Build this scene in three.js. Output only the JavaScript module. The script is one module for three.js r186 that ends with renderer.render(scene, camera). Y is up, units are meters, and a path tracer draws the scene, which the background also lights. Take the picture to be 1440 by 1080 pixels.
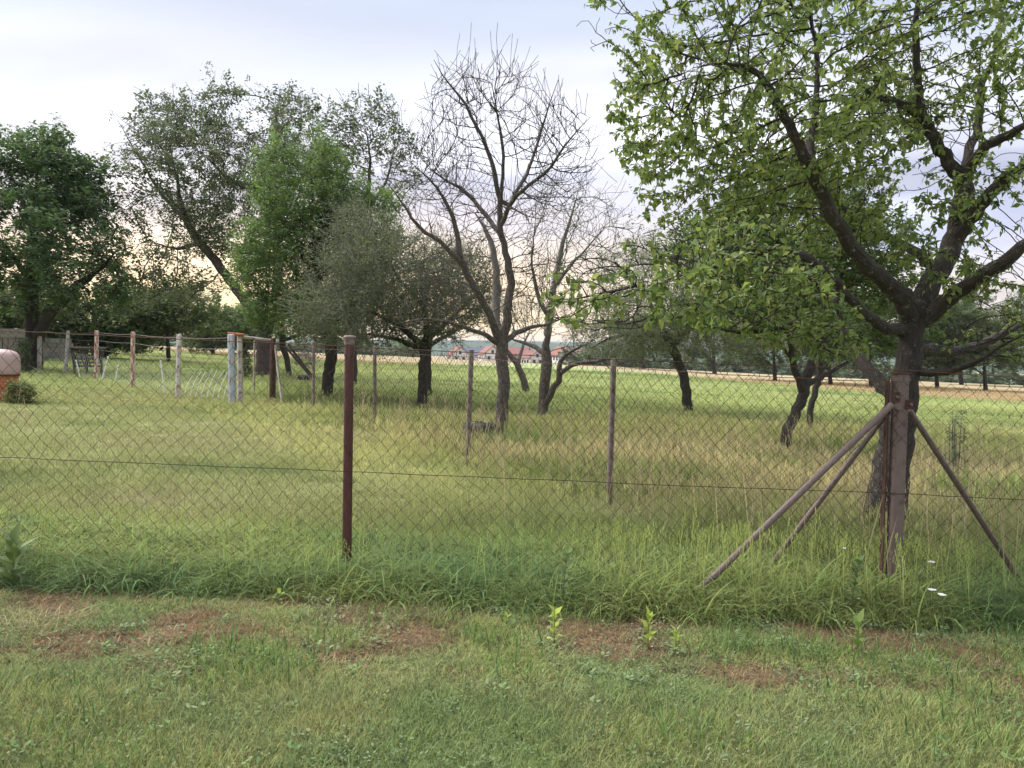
import * as THREE from 'three';
import { mergeGeometries } from 'three/addons/utils/BufferGeometryUtils.js';

// ---------------------------------------------------------------- camera, sky, sun, exposure
const scene = new THREE.Scene();
const EYE = 1.6, FOV = 53, FPX = 540 / Math.tan(FOV / 2 * Math.PI / 180);
const camera = new THREE.PerspectiveCamera(FOV, 4 / 3, 0.1, 9000);
camera.position.set(0, EYE, 0);
camera.rotation.order = 'YXZ';
camera.rotation.set(-2.27 * Math.PI / 180, 0, 1.2 * Math.PI / 180);
camera.updateMatrixWorld();
const renderer = new THREE.WebGLRenderer({ antialias: true });
renderer.setSize(1024, 768);
renderer.toneMapping = THREE.LinearToneMapping;
renderer.toneMappingExposure = 3.5;
renderer.shadowMap.enabled = true;
renderer.shadowMap.type = THREE.PCFSoftShadowMap;

// ---------------------------------------------------------------- random numbers and noise
function RNG(seed) { let a = seed >>> 0; return () => { a = (a + 0x6D2B79F5) | 0; let t = Math.imul(a ^ (a >>> 15), 1 | a); t = (t + Math.imul(t ^ (t >>> 7), 61 | t)) ^ t; return ((t ^ (t >>> 14)) >>> 0) / 4294967296; }; }
const hash = (x, y, z) => { let h = Math.imul(x, 374761393) + Math.imul(y, 668265263) + Math.imul(z, 2147483647 - 61); h = Math.imul(h ^ (h >>> 13), 1274126177); h ^= h >>> 16; return (h >>> 0) / 4294967296; };
const sm = t => t * t * (3 - 2 * t), mix = (a, b, t) => a + (b - a) * t, clamp = (x, a = 0, b = 1) => Math.min(b, Math.max(a, x));
const sstep = (a, b, x) => sm(clamp((x - a) / (b - a)));
function vnoise(x, y, z = 0, per = 0) {
  const xi = Math.floor(x), yi = Math.floor(y), zi = Math.floor(z), u = sm(x - xi), v = sm(y - yi), w = sm(z - zi);
  const m = per ? n => ((n % per) + per) % per : n => n;
  const g = (i, j, k) => hash(m(xi + i), m(yi + j), zi + k);
  const a = mix(mix(g(0, 0, 0), g(1, 0, 0), u), mix(g(0, 1, 0), g(1, 1, 0), u), v);
  if (w === 0) return a;
  return mix(a, mix(mix(g(0, 0, 1), g(1, 0, 1), u), mix(g(0, 1, 1), g(1, 1, 1), u), v), w);
}
function fbm(x, y, z = 0, oct = 4, per = 0) { let s = 0, a = 0.5, t = 0; for (let i = 0; i < oct; i++) { s += a * vnoise(x, y, z + i * 17, per); t += a; a *= 0.5; x *= 2; y *= 2; z *= 2; per *= 2; } return s / t; }

// ---------------------------------------------------------------- sky: a high thin overcast in the evening
const SUN_AZ = -62, SUN_EL = 48;                       // degrees; azimuth 0 is straight ahead, positive to the right
const R = d => d * Math.PI / 180;
const sunDir = new THREE.Vector3(Math.sin(R(SUN_AZ)) * Math.cos(R(SUN_EL)), Math.sin(R(SUN_EL)), -Math.cos(R(SUN_AZ)) * Math.cos(R(SUN_EL)));
{
  const W = 2048, H = 1024, data = new Float32Array(W * H * 4);
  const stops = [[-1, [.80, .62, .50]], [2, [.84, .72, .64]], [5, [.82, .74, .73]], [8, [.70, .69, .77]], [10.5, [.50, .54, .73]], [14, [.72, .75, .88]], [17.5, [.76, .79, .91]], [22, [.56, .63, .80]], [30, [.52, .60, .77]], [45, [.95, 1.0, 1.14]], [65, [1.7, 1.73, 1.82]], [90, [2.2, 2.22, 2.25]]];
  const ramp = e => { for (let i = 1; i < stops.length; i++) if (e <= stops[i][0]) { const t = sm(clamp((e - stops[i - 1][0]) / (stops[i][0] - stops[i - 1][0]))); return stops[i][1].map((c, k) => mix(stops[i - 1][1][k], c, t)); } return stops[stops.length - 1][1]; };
  for (let j = 0; j < H; j++) {
    const el = ((j + .5) / H - .5) * Math.PI, y = Math.sin(el), c = Math.cos(el);
    for (let i = 0; i < W; i++) {
      const th = ((i + .5) / W - .5) * 2 * Math.PI, x = c * Math.cos(th), z = c * Math.sin(th);
      const k = (j * W + i) * 4, e = el * 180 / Math.PI;
      if (e < -1) { data[k] = .2; data[k + 1] = .22; data[k + 2] = .18; data[k + 3] = 1; continue; }
      // clouds are layers seen at a slant: noise in the plane of the layer
      const q = 1 / (Math.max(y, 0) + .12), n1 = fbm(x * q * 1.0 + z * q * .3 + 7.3, z * q * 2.3 - x * q * .5 - 2.1, 0, 6), n2 = fbm(x * q * .6 + 31, z * q * 1.2 + 9, 3, 5);
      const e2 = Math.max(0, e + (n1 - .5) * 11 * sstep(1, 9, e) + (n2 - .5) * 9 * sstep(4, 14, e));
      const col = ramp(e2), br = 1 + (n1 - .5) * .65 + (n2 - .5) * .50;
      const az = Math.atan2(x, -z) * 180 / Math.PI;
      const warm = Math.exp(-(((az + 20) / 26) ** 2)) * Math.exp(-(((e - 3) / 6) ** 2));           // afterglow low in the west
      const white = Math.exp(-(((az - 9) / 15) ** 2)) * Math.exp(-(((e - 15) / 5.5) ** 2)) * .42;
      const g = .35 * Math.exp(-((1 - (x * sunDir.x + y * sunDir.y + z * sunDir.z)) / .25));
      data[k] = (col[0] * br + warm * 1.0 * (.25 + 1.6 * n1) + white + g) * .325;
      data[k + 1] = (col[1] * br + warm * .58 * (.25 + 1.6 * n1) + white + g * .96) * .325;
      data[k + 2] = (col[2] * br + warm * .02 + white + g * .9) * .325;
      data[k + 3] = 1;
    }
  }
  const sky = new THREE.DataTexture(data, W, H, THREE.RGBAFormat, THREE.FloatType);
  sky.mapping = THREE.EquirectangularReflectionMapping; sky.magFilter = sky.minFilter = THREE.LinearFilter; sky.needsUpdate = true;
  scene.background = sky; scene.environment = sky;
}
const sun = new THREE.DirectionalLight(new THREE.Color(1, .95, .87), 1.5);
sun.position.copy(sunDir).multiplyScalar(100);
sun.castShadow = true; sun.shadow.radius = 60; sun.shadow.mapSize.set(4096, 4096);
Object.assign(sun.shadow.camera, { left: -60, right: 60, top: 60, bottom: -60, near: 1, far: 260 });
scene.add(sun, sun.target);
scene.fog = new THREE.FogExp2(new THREE.Color(.72, .78, .88), 0.00014);

// ---------------------------------------------------------------- helpers
const V = (x, y, z) => new THREE.Vector3(x, y, z);
const used = {};
function numbered(n) { if (!(n in used)) { used[n] = 0; return n; } used[n]++; return n + '_' + String(used[n]).padStart(3, '0'); }
function tag(o, label, category, group, kind) { if (label) o.userData.label = label; if (category) o.userData.category = category; if (group) o.userData.group = group; if (kind) o.userData.kind = kind; return o; }
function thing(name, pos, label, category, group) { const g = new THREE.Group(); g.name = numbered(name); g.position.copy(pos); scene.add(g); return tag(g, label, category, group); }
function part(name, geo, mat, parent, kind) { const m = new THREE.Mesh(geo, mat); m.name = name; m.castShadow = m.receiveShadow = true; parent.add(m); if (kind) m.userData.kind = kind; return m; }
const lin = (r, g, b) => new THREE.Color().setRGB(r, g, b);
const toS = c => c <= .0031308 ? c * 12.92 : 1.055 * c ** (1 / 2.4) - .055;
function tex(w, h, fn, color = true) {
  const d = new Uint8Array(w * h * 4);
  for (let j = 0; j < h; j++) for (let i = 0; i < w; i++) { const c = fn(i / w, j / h), k = (j * w + i) * 4; for (let q = 0; q < 3; q++) d[k + q] = Math.round(255 * clamp(color ? toS(clamp(c[q])) : c[q])); d[k + 3] = 255; }
  const t = new THREE.DataTexture(d, w, h); t.wrapS = t.wrapT = THREE.RepeatWrapping; t.magFilter = THREE.LinearFilter; t.minFilter = THREE.LinearMipmapLinearFilter; t.generateMipmaps = true;
  if (color) t.colorSpace = THREE.SRGBColorSpace; t.needsUpdate = true; return t;
}
const gray = v => [v, v, v];

// terrain height: falls gently to the right, drops into the valley behind the field
function hgt(x, z) {
  const d = Math.hypot(x, z), xx = 180 * Math.tanh(x / 180);
  let y = -.0275 * xx;
  y += (fbm(x * .35 + 5, z * .35, 0, 3) - .5) * .10 * sstep(2, 7, d) + (fbm(x * .02 + 3, z * .02 + 8, 0, 3) - .5) * .9 * sstep(25, 90, d);
  y -= 11 * sstep(150, 420, d);
  const edge = -4.78 + .05 * Math.sin(x * 1.7) + .1 * (fbm(x * 1.3, 4.4) - .5);
  y += -.045 * (1 - sstep(edge - .14, edge + .02, z) * 1) * 0 + .05 * (1 - sstep(edge - .16, edge, z));
  return y;
}
const camQ = camera.quaternion.clone();
const rayDir = (px, py) => V((px - 720) / FPX, -(py - 540) / FPX, -1).applyQuaternion(camQ);          // length: 1 m of depth
const at = (px, py, depth) => rayDir(px, py).multiplyScalar(depth).add(camera.position);              // a point from its bearing and its depth
function ground(px, py) {                                                                               // where a bearing meets the terrain
  const d = rayDir(px, py); let lo = .5, hi = 600;
  for (let t = .5; t < 600; t *= 1.02) { if (EYE + d.y * t < hgt(d.x * t, d.z * t)) { hi = t; break; } lo = t; }
  for (let i = 0; i < 30; i++) { const t = (lo + hi) / 2; if (EYE + d.y * t < hgt(d.x * t, d.z * t)) hi = t; else lo = t; }
  return V(d.x * hi, hgt(d.x * hi, d.z * hi), d.z * hi);
}
const depthOf = p => p.clone().sub(camera.position).applyQuaternion(camQ.clone().invert()).z * -1;
const onGround = (x, z) => V(x, hgt(x, z), z);
const inView = (x, z, m = 1.5) => { const d = -z; return d > .8 && Math.abs(x) < d * .69 + m; };

// sides of the scene: the front fence, the side fence
const cornerP = ground(1256, 829), S1 = ground(856, 712), S2 = ground(657, 656), S3 = ground(527, 607), S4 = ground(441, 587), S5 = ground(383, 566);
const sideLine = [[cornerP.x + 4, cornerP.z + .6], [cornerP.x, cornerP.z], [S1.x, S1.z], [S2.x, S2.z], [S3.x, S3.z], [S4.x, S4.z], [S5.x, S5.z]];
function behindSide(x, z) {                                                                           // positive beyond the side fence (the meadow), in metres
  let best = 1e9, sgn = 1;
  for (let i = 1; i < sideLine.length; i++) {
    const [ax, az] = sideLine[i - 1], [bx, bz] = sideLine[i], dx = bx - ax, dz = bz - az, t = clamp(((x - ax) * dx + (z - az) * dz) / (dx * dx + dz * dz), i === 1 ? -9 : 0, 1);
    const ex = x - ax - dx * t, ez = z - az - dz * t, d = Math.hypot(ex, ez);
    if (d < best) { best = d; sgn = (dx * (z - az) - dz * (x - ax)) > 0 ? 1 : -1; }
  }
  return best * sgn;
}
const fenceZ = x => mix(-5.42, -5.75, clamp((x + 1.2) / 4, -1.2, 1.8));

// what grows where: [colour of the sward] by place
function sward(x, z) {
  const d = Math.hypot(x, z), n = fbm(x * .55 + 11, z * .55, 0, 4), n2 = fbm(x * .11, z * .11 + 40, 2, 3), b = behindSide(x, z);
  const lush = [.155, .22, .072], lawn = [.345, .375, .165], dry = [.38, .365, .205], fieldG = [.38, .44, .19], tan = [.44, .355, .21];
  const L = (a, c, t) => a.map((v, i) => mix(v, c[i], clamp(t)));
  let col = L(lawn, dry, (n - .52) * 2.2); col = L(col, lush, (.42 - n) * 3);
  if (d < 30) {
    const m = sstep(-.9, .4, b) * (1 - sstep(12, 19, d - n2 * 4));
    col = L(col, L(L(dry, lawn, (n2 - .46) * 5), lush, (.545 - n) * 4.2), m);
    const nearFront = (1 - sstep(.3, 3.2, fenceZ(x) - z - (n - .5) * 2)) * sstep(-1.5, 1.5, x + 1.0);
    col = L(col, [.155, .215, .07], nearFront * .85);
  }
  if (d > 14) {
    const s = fbm(x * .05 + 3, z * .16, 5, 3);
    let far = L(fieldG, [.19, .26, .09], (s - .52) * 5);
    far = L(far, lawn, (n2 - .5) * 3);
    const tanEdge = mix(78, 48, sstep(4, 34, x)) + (n2 - .5) * 14 + 70 * sstep(-12, 4, x) * (1 - sstep(8, 30, x));
    far = L(far, tan, sstep(tanEdge, tanEdge + 8, -z));
    col = L(col, far, sstep(14, 24, d + (n - .5) * 8 + (b > 0 ? 2 : -6)));
  }
  return col;
}
// how bare the mown verge is (0 grass ... 1 brown thatch)
function bare(x, z) {
  const band = Math.exp(-(((z + 4.22) / .55) ** 2)), line = Math.exp(-(((z + 4.70) / .10) ** 2));
  return clamp((fbm(x * 2.3 + 3, z * 3.6 + 1, 0, 5) - .43) * 4.2 * band + (fbm(x * 1.2 + 60, 3.3, 0, 3) - .30) * 1.8 * line);
}

// ---------------------------------------------------------------- ground
const soilTex = tex(512, 512, (u, v) => { const n = fbm(u * 24, v * 24, 0, 5, 24), f = fbm(u * 96, v * 96, 3, 2, 96), k = .55 + .55 * n + .35 * (f - .5); return [k, k * mix(.97, 1.02, f), k * .95]; });
const soilBump = tex(512, 512, (u, v) => gray(fbm(u * 60, v * 60, 9, 4, 60)), false);
{
  const radii = [0]; for (let r = .9; r < 7; r += .09) radii.push(r); for (let r = 7; r < 7000; r *= r < 60 ? 1.035 : 1.07) radii.push(r);
  const NA = 360, pos = [], col = [], uv = [], idx = [];
  radii.forEach((r, j) => {
    for (let i = 0; i <= NA; i++) {
      const a = -Math.PI + i / NA * 2 * Math.PI, x = Math.sin(a) * r, z = -Math.cos(a) * r;
      pos.push(x, hgt(x, z), z); uv.push(x / 1.6, z / 1.6);
      let c = sward(x, z);
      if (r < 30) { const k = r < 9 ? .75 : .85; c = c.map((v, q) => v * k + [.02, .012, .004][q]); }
      if (z > -4.9 && r < 12) { const b = bare(x, z); c = c.map((v, q) => mix(v * .8, [.17, .10, .06][q], clamp(b * 1.2))); }
      col.push(...c);
      if (j && i < NA) { const p = (j - 1) * (NA + 1) + i, q = p + NA + 1; idx.push(p, p + 1, q, p + 1, q + 1, q); }
    }
  });
  const g = new THREE.BufferGeometry();
  g.setAttribute('position', new THREE.Float32BufferAttribute(pos, 3)); g.setAttribute('color', new THREE.Float32BufferAttribute(col, 3)); g.setAttribute('uv', new THREE.Float32BufferAttribute(uv, 2));
  g.setIndex(idx); g.computeVertexNormals();
  const m = new THREE.MeshStandardMaterial({ vertexColors: true, map: soilTex, bumpMap: soilBump, bumpScale: .02, roughness: 1 });
  const o = part('ground', g, m, scene); tag(o, 'grassy ground sloping gently down to the right', null, null, 'structure');
}
// far ridges across the valley
function ridge(name, label, dist, base, amp, f, seed, color) {
  const pos = [], idx = [], N = 260, rows = 7;
  for (let i = 0; i <= N; i++) {
    const a = mix(-1.1, 1.1, i / N), top = base + amp * (fbm(a * f + seed, seed, 0, 5) - .35);
    for (let k = 0; k <= rows; k++) { const t = k / rows, dd = dist * (1 + .35 * t), y = mix(-60, top, Math.sin(t * Math.PI / 2)) + (t > 0 ? 8 * (fbm(a * 90, k * 3 + seed) - .5) : 0); pos.push(Math.sin(a) * dd, y, -Math.cos(a) * dd); }
    if (i) for (let k = 0; k < rows; k++) { const p = (i - 1) * (rows + 1) + k, q = p + rows + 1; idx.push(p, q, p + 1, p + 1, q, q + 1); }
  }
  const g = new THREE.BufferGeometry(); g.setAttribute('position', new THREE.Float32BufferAttribute(pos, 3)); g.setIndex(idx); g.computeVertexNormals();
  const o = part(numbered(name), g, new THREE.MeshStandardMaterial({ color, roughness: 1 }), scene); tag(o, label, null, null, 'structure');
}
ridge('hills', 'low wooded ridge across the valley', 1500, 20, 40, 3, 5, lin(.05, .085, .05));
ridge('hills', 'higher blue ridge on the skyline', 3600, 70, 110, 2.2, 17, lin(.06, .09, .07));

// ---------------------------------------------------------------- grass
function sward_geo(seed, o) {                                                          // a clump of curved tapering blades
  const r = RNG(seed), pos = [], col = [], idx = [];
  for (let b = 0; b < o.n; b++) {
    const ra = o.spread * Math.sqrt(r()), ph = r() * 6.283, bx = Math.cos(ph) * ra, bz = Math.sin(ph) * ra;
    const dir = r() * 6.283, L = o.h * (1 - o.hv * r()), straw = r() < o.straw, seg = o.seg || 3;
    let th = o.lean * (r() + .15) + (straw && o.flat ? r() * 1.1 : 0); const curl = o.curl * (.3 + r());
    const w = o.w * (.6 + .8 * r()) * (straw ? .7 : 1), wx = -Math.sin(dir + (r() - .5)), wz = Math.cos(dir + (r() - .5));
    const v = .5 + .95 * r(), c = straw ? [1.38 * v, 1.25 * v, 1.15 * v] : [v * (.85 + .3 * r()), v, v * (.75 + .4 * r())];
    let x = bx, y = -.01, z = bz; const p0 = pos.length / 3;
    for (let s = 0; s <= seg; s++) {
      const t = s / seg, ww = w * (1 - t ** 1.6) * .5;
      if (s < seg) { pos.push(x - wx * ww, y, z - wz * ww, x + wx * ww, y, z + wz * ww); col.push(...c, ...c); } else { pos.push(x, y, z); col.push(...c); }
      x += Math.cos(dir) * Math.sin(th) * L / seg; z += Math.sin(dir) * Math.sin(th) * L / seg; y += Math.cos(th) * L / seg; th += curl;
    }
    for (let s = 0; s < seg - 1; s++) { const q = p0 + 2 * s; idx.push(q, q + 1, q + 2, q + 1, q + 3, q + 2); }
    const q = p0 + 2 * (seg - 1); idx.push(q, q + 1, q + 2);
    if (o.seed && r() < o.seed) {                                                      // a flowering stalk with a loose panicle
      const H = o.h * (1.3 + .7 * r()), lx = (r() - .5) * .3 * H, lz = (r() - .5) * .3 * H, k = pos.length / 3, sc = [1.5 * v, 1.38 * v, 1.3 * v], sw = o.w * .2;
      pos.push(bx - sw, 0, bz, bx + sw, 0, bz, bx + lx * .6, H * .7, bz + lz * .6, bx + lx, H, bz + lz); col.push(...sc, ...sc, ...sc, ...sc); idx.push(k, k + 1, k + 2, k + 1, k + 3, k + 2);
      for (let j = 0; j < 7; j++) { const t = .74 + .26 * j / 7, sx = (r() - .5) * .05, sz = (r() - .5) * .05, q2 = pos.length / 3, e = .0022 + .0022 * r(); const X = bx + lx * t + sx * (1.15 - t) * 3, Z = bz + lz * t + sz * (1.15 - t) * 3, Y = H * t; pos.push(X - e, Y, Z, X + e, Y + .003, Z + e, X, Y + .03 + .02 * r(), Z); col.push(...sc, ...sc, ...sc); idx.push(q2, q2 + 1, q2 + 2); }
    }
  }
  const g = new THREE.BufferGeometry(); g.setAttribute('position', new THREE.Float32BufferAttribute(pos, 3)); g.setAttribute('color', new THREE.Float32BufferAttribute(col, 3)); g.setIndex(idx); g.computeVertexNormals(); return g;
}
const bladeMat = new THREE.MeshPhysicalMaterial({ vertexColors: true, roughness: .95, side: THREE.DoubleSide, transmission: .3, thickness: 0, specularIntensity: .3 });
const _q = new THREE.Quaternion(), _m = new THREE.Matrix4(), _e = new THREE.Euler(), _c = new THREE.Color();
function scatter(name, label, geos, spots, parent = scene) {                          // spots: [x, z, scale, heightScale, color]
  geos.forEach((g, k) => {
    const mine = spots.filter((_, i) => i % geos.length === k); if (!mine.length) return;
    const im = new THREE.InstancedMesh(g, bladeMat, mine.length), r = RNG(77 + k);
    mine.forEach(([x, z, s, hs, c], i) => { _q.setFromEuler(_e.set((r() - .5) * .12, r() * 6.283, (r() - .5) * .12)); _m.compose(V(x, hgt(x, z), z), _q, V(s, s * hs, s)); im.setMatrixAt(i, _m); const v = .85 + .3 * r(); im.setColorAt(i, _c.setRGB(c[0] * v, c[1] * v, c[2] * v)); });
    im.name = numbered(name); im.castShadow = im.receiveShadow = true; tag(im, label, null, null, 'stuff'); parent.add(im);
  });
}
// the verge in front of the fence
{
  const r = RNG(11), short = [1, 2, 3].map(i => sward_geo(i, { n: 36, h: .088, hv: .65, spread: .08, w: .0034, lean: .9, curl: .45, straw: .17 }));
  const spots = [], thatch = [];
  for (let i = 0; i < 26000; i++) {
    const x = (r() - .5) * 9.5, z = -1.9 - r() * 2.95; if (!inView(x, z, .9)) continue;
    const b = bare(x, z), n = fbm(x * 1.5 + 20, z * 1.9, 0, 4);
    if (r() < b * .82 || (z < -4.62 && r() < .6)) continue; if (z < -3.75 && r() < .25) continue;  // thinner along the fringe, so dark soil there imitates its contact shadow
    if (n > .60 && r() < .16) { spots.push([x, z, 1.5 + .5 * r(), 1.25, [.17, .26, .08]]); continue; }
    const c = n > .55 ? [.33, .355, .15] : n < .42 ? [.22, .29, .115] : [.28, .325, .14]; const hs = z > -3.6 ? 1 + .5 * (n - .3) : .62;
    spots.push([x, z, .8 + .5 * r(), hs * (.8 + .5 * r()) * (1 - .5 * b), b > .3 ? [.19, .16, .085] : c]);
  }
  scatter('mown_grass', 'short green mown grass on the verge in the foreground', short, spots);
  const strawGeo = [5, 6].map(i => sward_geo(i, { n: 16, h: .10, hv: .6, spread: .06, w: .0028, lean: 1.9, curl: .25, straw: 0, seg: 2 }));
  for (let i = 0; i < 5200; i++) { const x = (r() - .5) * 8.5, z = -3.55 - r() * 1.3; const b = bare(x, z); if (r() > b * 1.2 + .06) continue; const t = r(); thatch.push([x, z, .7 + .7 * r(), .5, t < .4 ? [.27, .16, .09] : t < .75 ? [.33, .24, .14] : [.40, .33, .21]]); }
  scatter('dry_thatch', 'brown dead grass lying in bare patches along the verge', strawGeo, thatch);
  // low leafy weeds in the lawn
  const weed = (seed, n, s) => { const q = RNG(seed), gs = []; for (let i = 0; i < n; i++) { const g = new THREE.CircleGeometry(s * (.6 + .6 * q()), 6); g.scale(.75, 1.2, 1); g.translate(0, s * 1.1, 0); g.rotateX(-1.1 + .7 * (q() - .5)); g.rotateY(q() * 6.283); g.translate((q() - .5) * .09, .012 + .035 * q(), (q() - .5) * .09); const c = .8 + .45 * q(); const cc = new Float32Array(g.attributes.position.count * 3); for (let k = 0; k < cc.length; k += 3) { cc[k] = c * (.85 + .2 * q()); cc[k + 1] = c; cc[k + 2] = c; } g.setAttribute('color', new THREE.BufferAttribute(cc, 3)); gs.push(g); } const m = mergeGeometries(gs); m.deleteAttribute('uv'); return m; };
  const ws = []; for (let i = 0; i < 5200; i++) { const x = (r() - .5) * 8.5, z = -2.3 - r() * 2.5; const n = fbm(x * 2.6 + 90, z * 3.4, 0, 4); if (!inView(x, z, .8) || r() > (n - .46) * 3.5 + .06) continue; const p = r() < .5; ws.push([x, z, .6 + .8 * r(), 1, p ? [.17, .25, .10] : [.23, .28, .15]]); }
  const dl = []; for (let i = 0; i < 900; i++) { const x = (r() - .5) * 8, z = -3.1 - r() * 1.6; if (r() < bare(x, z) + .12) dl.push([x, z, .5 + .8 * r(), .6, r() < .5 ? [.16, .10, .06] : [.26, .19, .12]]); }
  scatter('dead_leaves', 'scattered brown dead leaves on the worn verge', [weed(5, 4, .009), weed(6, 3, .012)], dl);
  scatter('clover', 'low clover and small round leaved weeds in the verge', [weed(1, 16, .0055), weed(2, 20, .0045), weed(3, 9, .0085)], ws);
}
// the uncut fringe under the front fence
{
  const r = RNG(23);
  const tall = [35, 36].map(i => sward_geo(i, { n: 16, h: .46, hv: .5, spread: .09, w: .0085, lean: .7, curl: .62, straw: .08, seg: 5 })).concat([31, 32, 33].map(i => sward_geo(i, { n: 36, h: .34, hv: .65, spread: .11, w: .0048, lean: .75, curl: .46, straw: .12, seg: 4, seed: .015 })));
  const sp = [];
  for (let i = 0; i < 4600; i++) {
    const x = (r() - .5) * 11, z = -4.76 + .05 * Math.sin(x * 1.7) - r() * 1.5; if (!inView(x, z, 1.2)) continue;
    const n = fbm(x * .9 + 50, z * .9, 0, 3), f = 1 - sstep(-5.5, -6.2, z) * .3;
    const c = n > .54 ? [.24, .295, .095] : n < .44 ? [.14, .22, .078] : [.19, .26, .085];
    sp.push([x, z, (.62 + .5 * r()) * (.7 + .6 * n), f * (x < -.2 ? .58 : .74) * (z < -5.3 ? .75 : 1), c]);
  }
  scatter('fringe_grass', 'long arching green grass left uncut along the fence', tall, sp);
}
// the garden lawn, the meadow behind the side fence, the field
{
  const r = RNG(41);
  const lawn = [51, 52, 53].map(i => sward_geo(i, { n: 40, h: .075, hv: .65, spread: .17, w: .0045, lean: .9, curl: .4, straw: .24, seed: .004 }));
  const mead = [61, 62, 63, 64].map(i => sward_geo(i, { n: 40, h: .145, hv: .65, spread: .20, w: .0040, lean: .7, curl: .36, straw: .45, seed: .075 })), lush = [65, 66, 67].map(i => sward_geo(i, { n: 36, h: .18, hv: .65, spread: .18, w: .0050, lean: .75, curl: .45, straw: .2, seg: 4, seed: .018 }));
  const broad = [71, 72, 73].map(i => sward_geo(i, { n: 60, h: .10, hv: .7, spread: .55, w: .013, lean: .8, curl: .35, straw: .2, seg: 2, seed: .04 }));
  const a = [], b = [], c = [], l = [], tyreP = ground(674, 616), cut = [S1, S2, S3, tyreP];
  for (let i = 0; i < 60000; i++) {
    const z = -5.9 - 17 * r() ** 1.25, x = (r() - .5) * 2 * (-z * .69 + 1.5), s = behindSide(x, z), n = fbm(x * .7 + 4, z * .7, 0, 3), col = sward(x, z);
    const isM = s > -.5 + (n - .5) * 1.6 || (z > -7.5 - 2 * n && x > -1 && r() < .5) || (s > -2.2 && z < -8 && r() < .5);
    if (cut.some(p => Math.hypot(x - p.x, z - p.z - .3) < .55) && r() < .75) { a.push([x, z, .8, .8, col]); continue; }
    if (isM) { if (z > -8.6 + 1.6 * (n - .5) && x > -2.5) { if (r() < .6) l.push([x, z, .7 + .5 * r(), (.5 + .7 * n) * (z > -6.6 ? .75 : 1), col]); } else if (r() < .62 && -z < 20) b.push([x, z, .7 + .55 * r(), (-z > 17 ? .55 : .6 + .85 * n) * (s < -.6 ? .62 : 1), col]); }
    else a.push([x, z, .7 + .6 * r(), .55 + .9 * n, col]);
  }
  for (let i = 0; i < 42000; i++) {
    const z = -17 - 75 * r() ** 1.5, x = (r() - .5) * 2 * (-z * .69 + 2), n = fbm(x * .2 + 4, z * .2, 0, 3), t = -z > 60 ? 1.3 : 1;
    c.push([x, z, (.7 + .6 * r()) * t, (.45 + .9 * n) * (behindSide(x, z) < 0 && -z < 30 ? .6 : 1), sward(x, z)]);
  }
  scatter('lawn_grass', 'pale green rough lawn inside the fenced garden', lawn, a);
  scatter('lush_grass', 'fresh green long grass just behind the front fence', lush, l);
  scatter('meadow_grass', 'tall straw coloured meadow grass gone to seed under the fruit trees', mead, b);
  scatter('field_grass', 'light green field grass behind the orchard', broad, c);
}

// ---------------------------------------------------------------- trees
function barkTex(seed, a, b, lichen, amt) {
  return tex(256, 512, (u, v) => { const n = fbm(u * 10, v * 8, seed, 5, 8), st = fbm(u * 32, v * 8, seed + 3, 3, 8), l = sstep(1 - amt, 1 - amt + .12, fbm(u * 8, v * 16, seed + 8, 4, 8) * .6 + .4 * vnoise(u * 64, v * 128, seed, 64)); const t = clamp(n * .7 + st * .6 - .2); return a.map((c, q) => mix(mix(c, b[q], t), lichen[q], l)); });
}
const barkBump = tex(256, 512, (u, v) => gray(clamp(.65 * fbm(u * 16, v * 8, 2, 4, 8) + .5 * Math.abs(fbm(u * 32, v * 8, 5, 3, 8) - .5) * 2)), false);
const barkM = (seed, a, b, l, amt) => new THREE.MeshStandardMaterial({ map: barkTex(seed, a, b, l, amt), bumpMap: barkBump, bumpScale: .025, roughness: .95 });
const BARK = {
  plum: barkM(1, [.030, .023, .020], [.085, .069, .058], [.22, .23, .19], .36),
  dead: barkM(2, [.055, .043, .038], [.15, .12, .108], [.25, .245, .21], .40),
  pale: barkM(3, [.13, .11, .10], [.24, .21, .19], [.3, .3, .26], .4),
  lichen: barkM(4, [.10, .095, .075], [.20, .20, .16], [.32, .335, .265], .6),
  dark: barkM(5, [.026, .021, .019], [.07, .058, .05], [.14, .14, .12], .3),
  old: barkM(6, [.06, .042, .04], [.17, .125, .12], [.2, .18, .17], .3),
};
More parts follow.
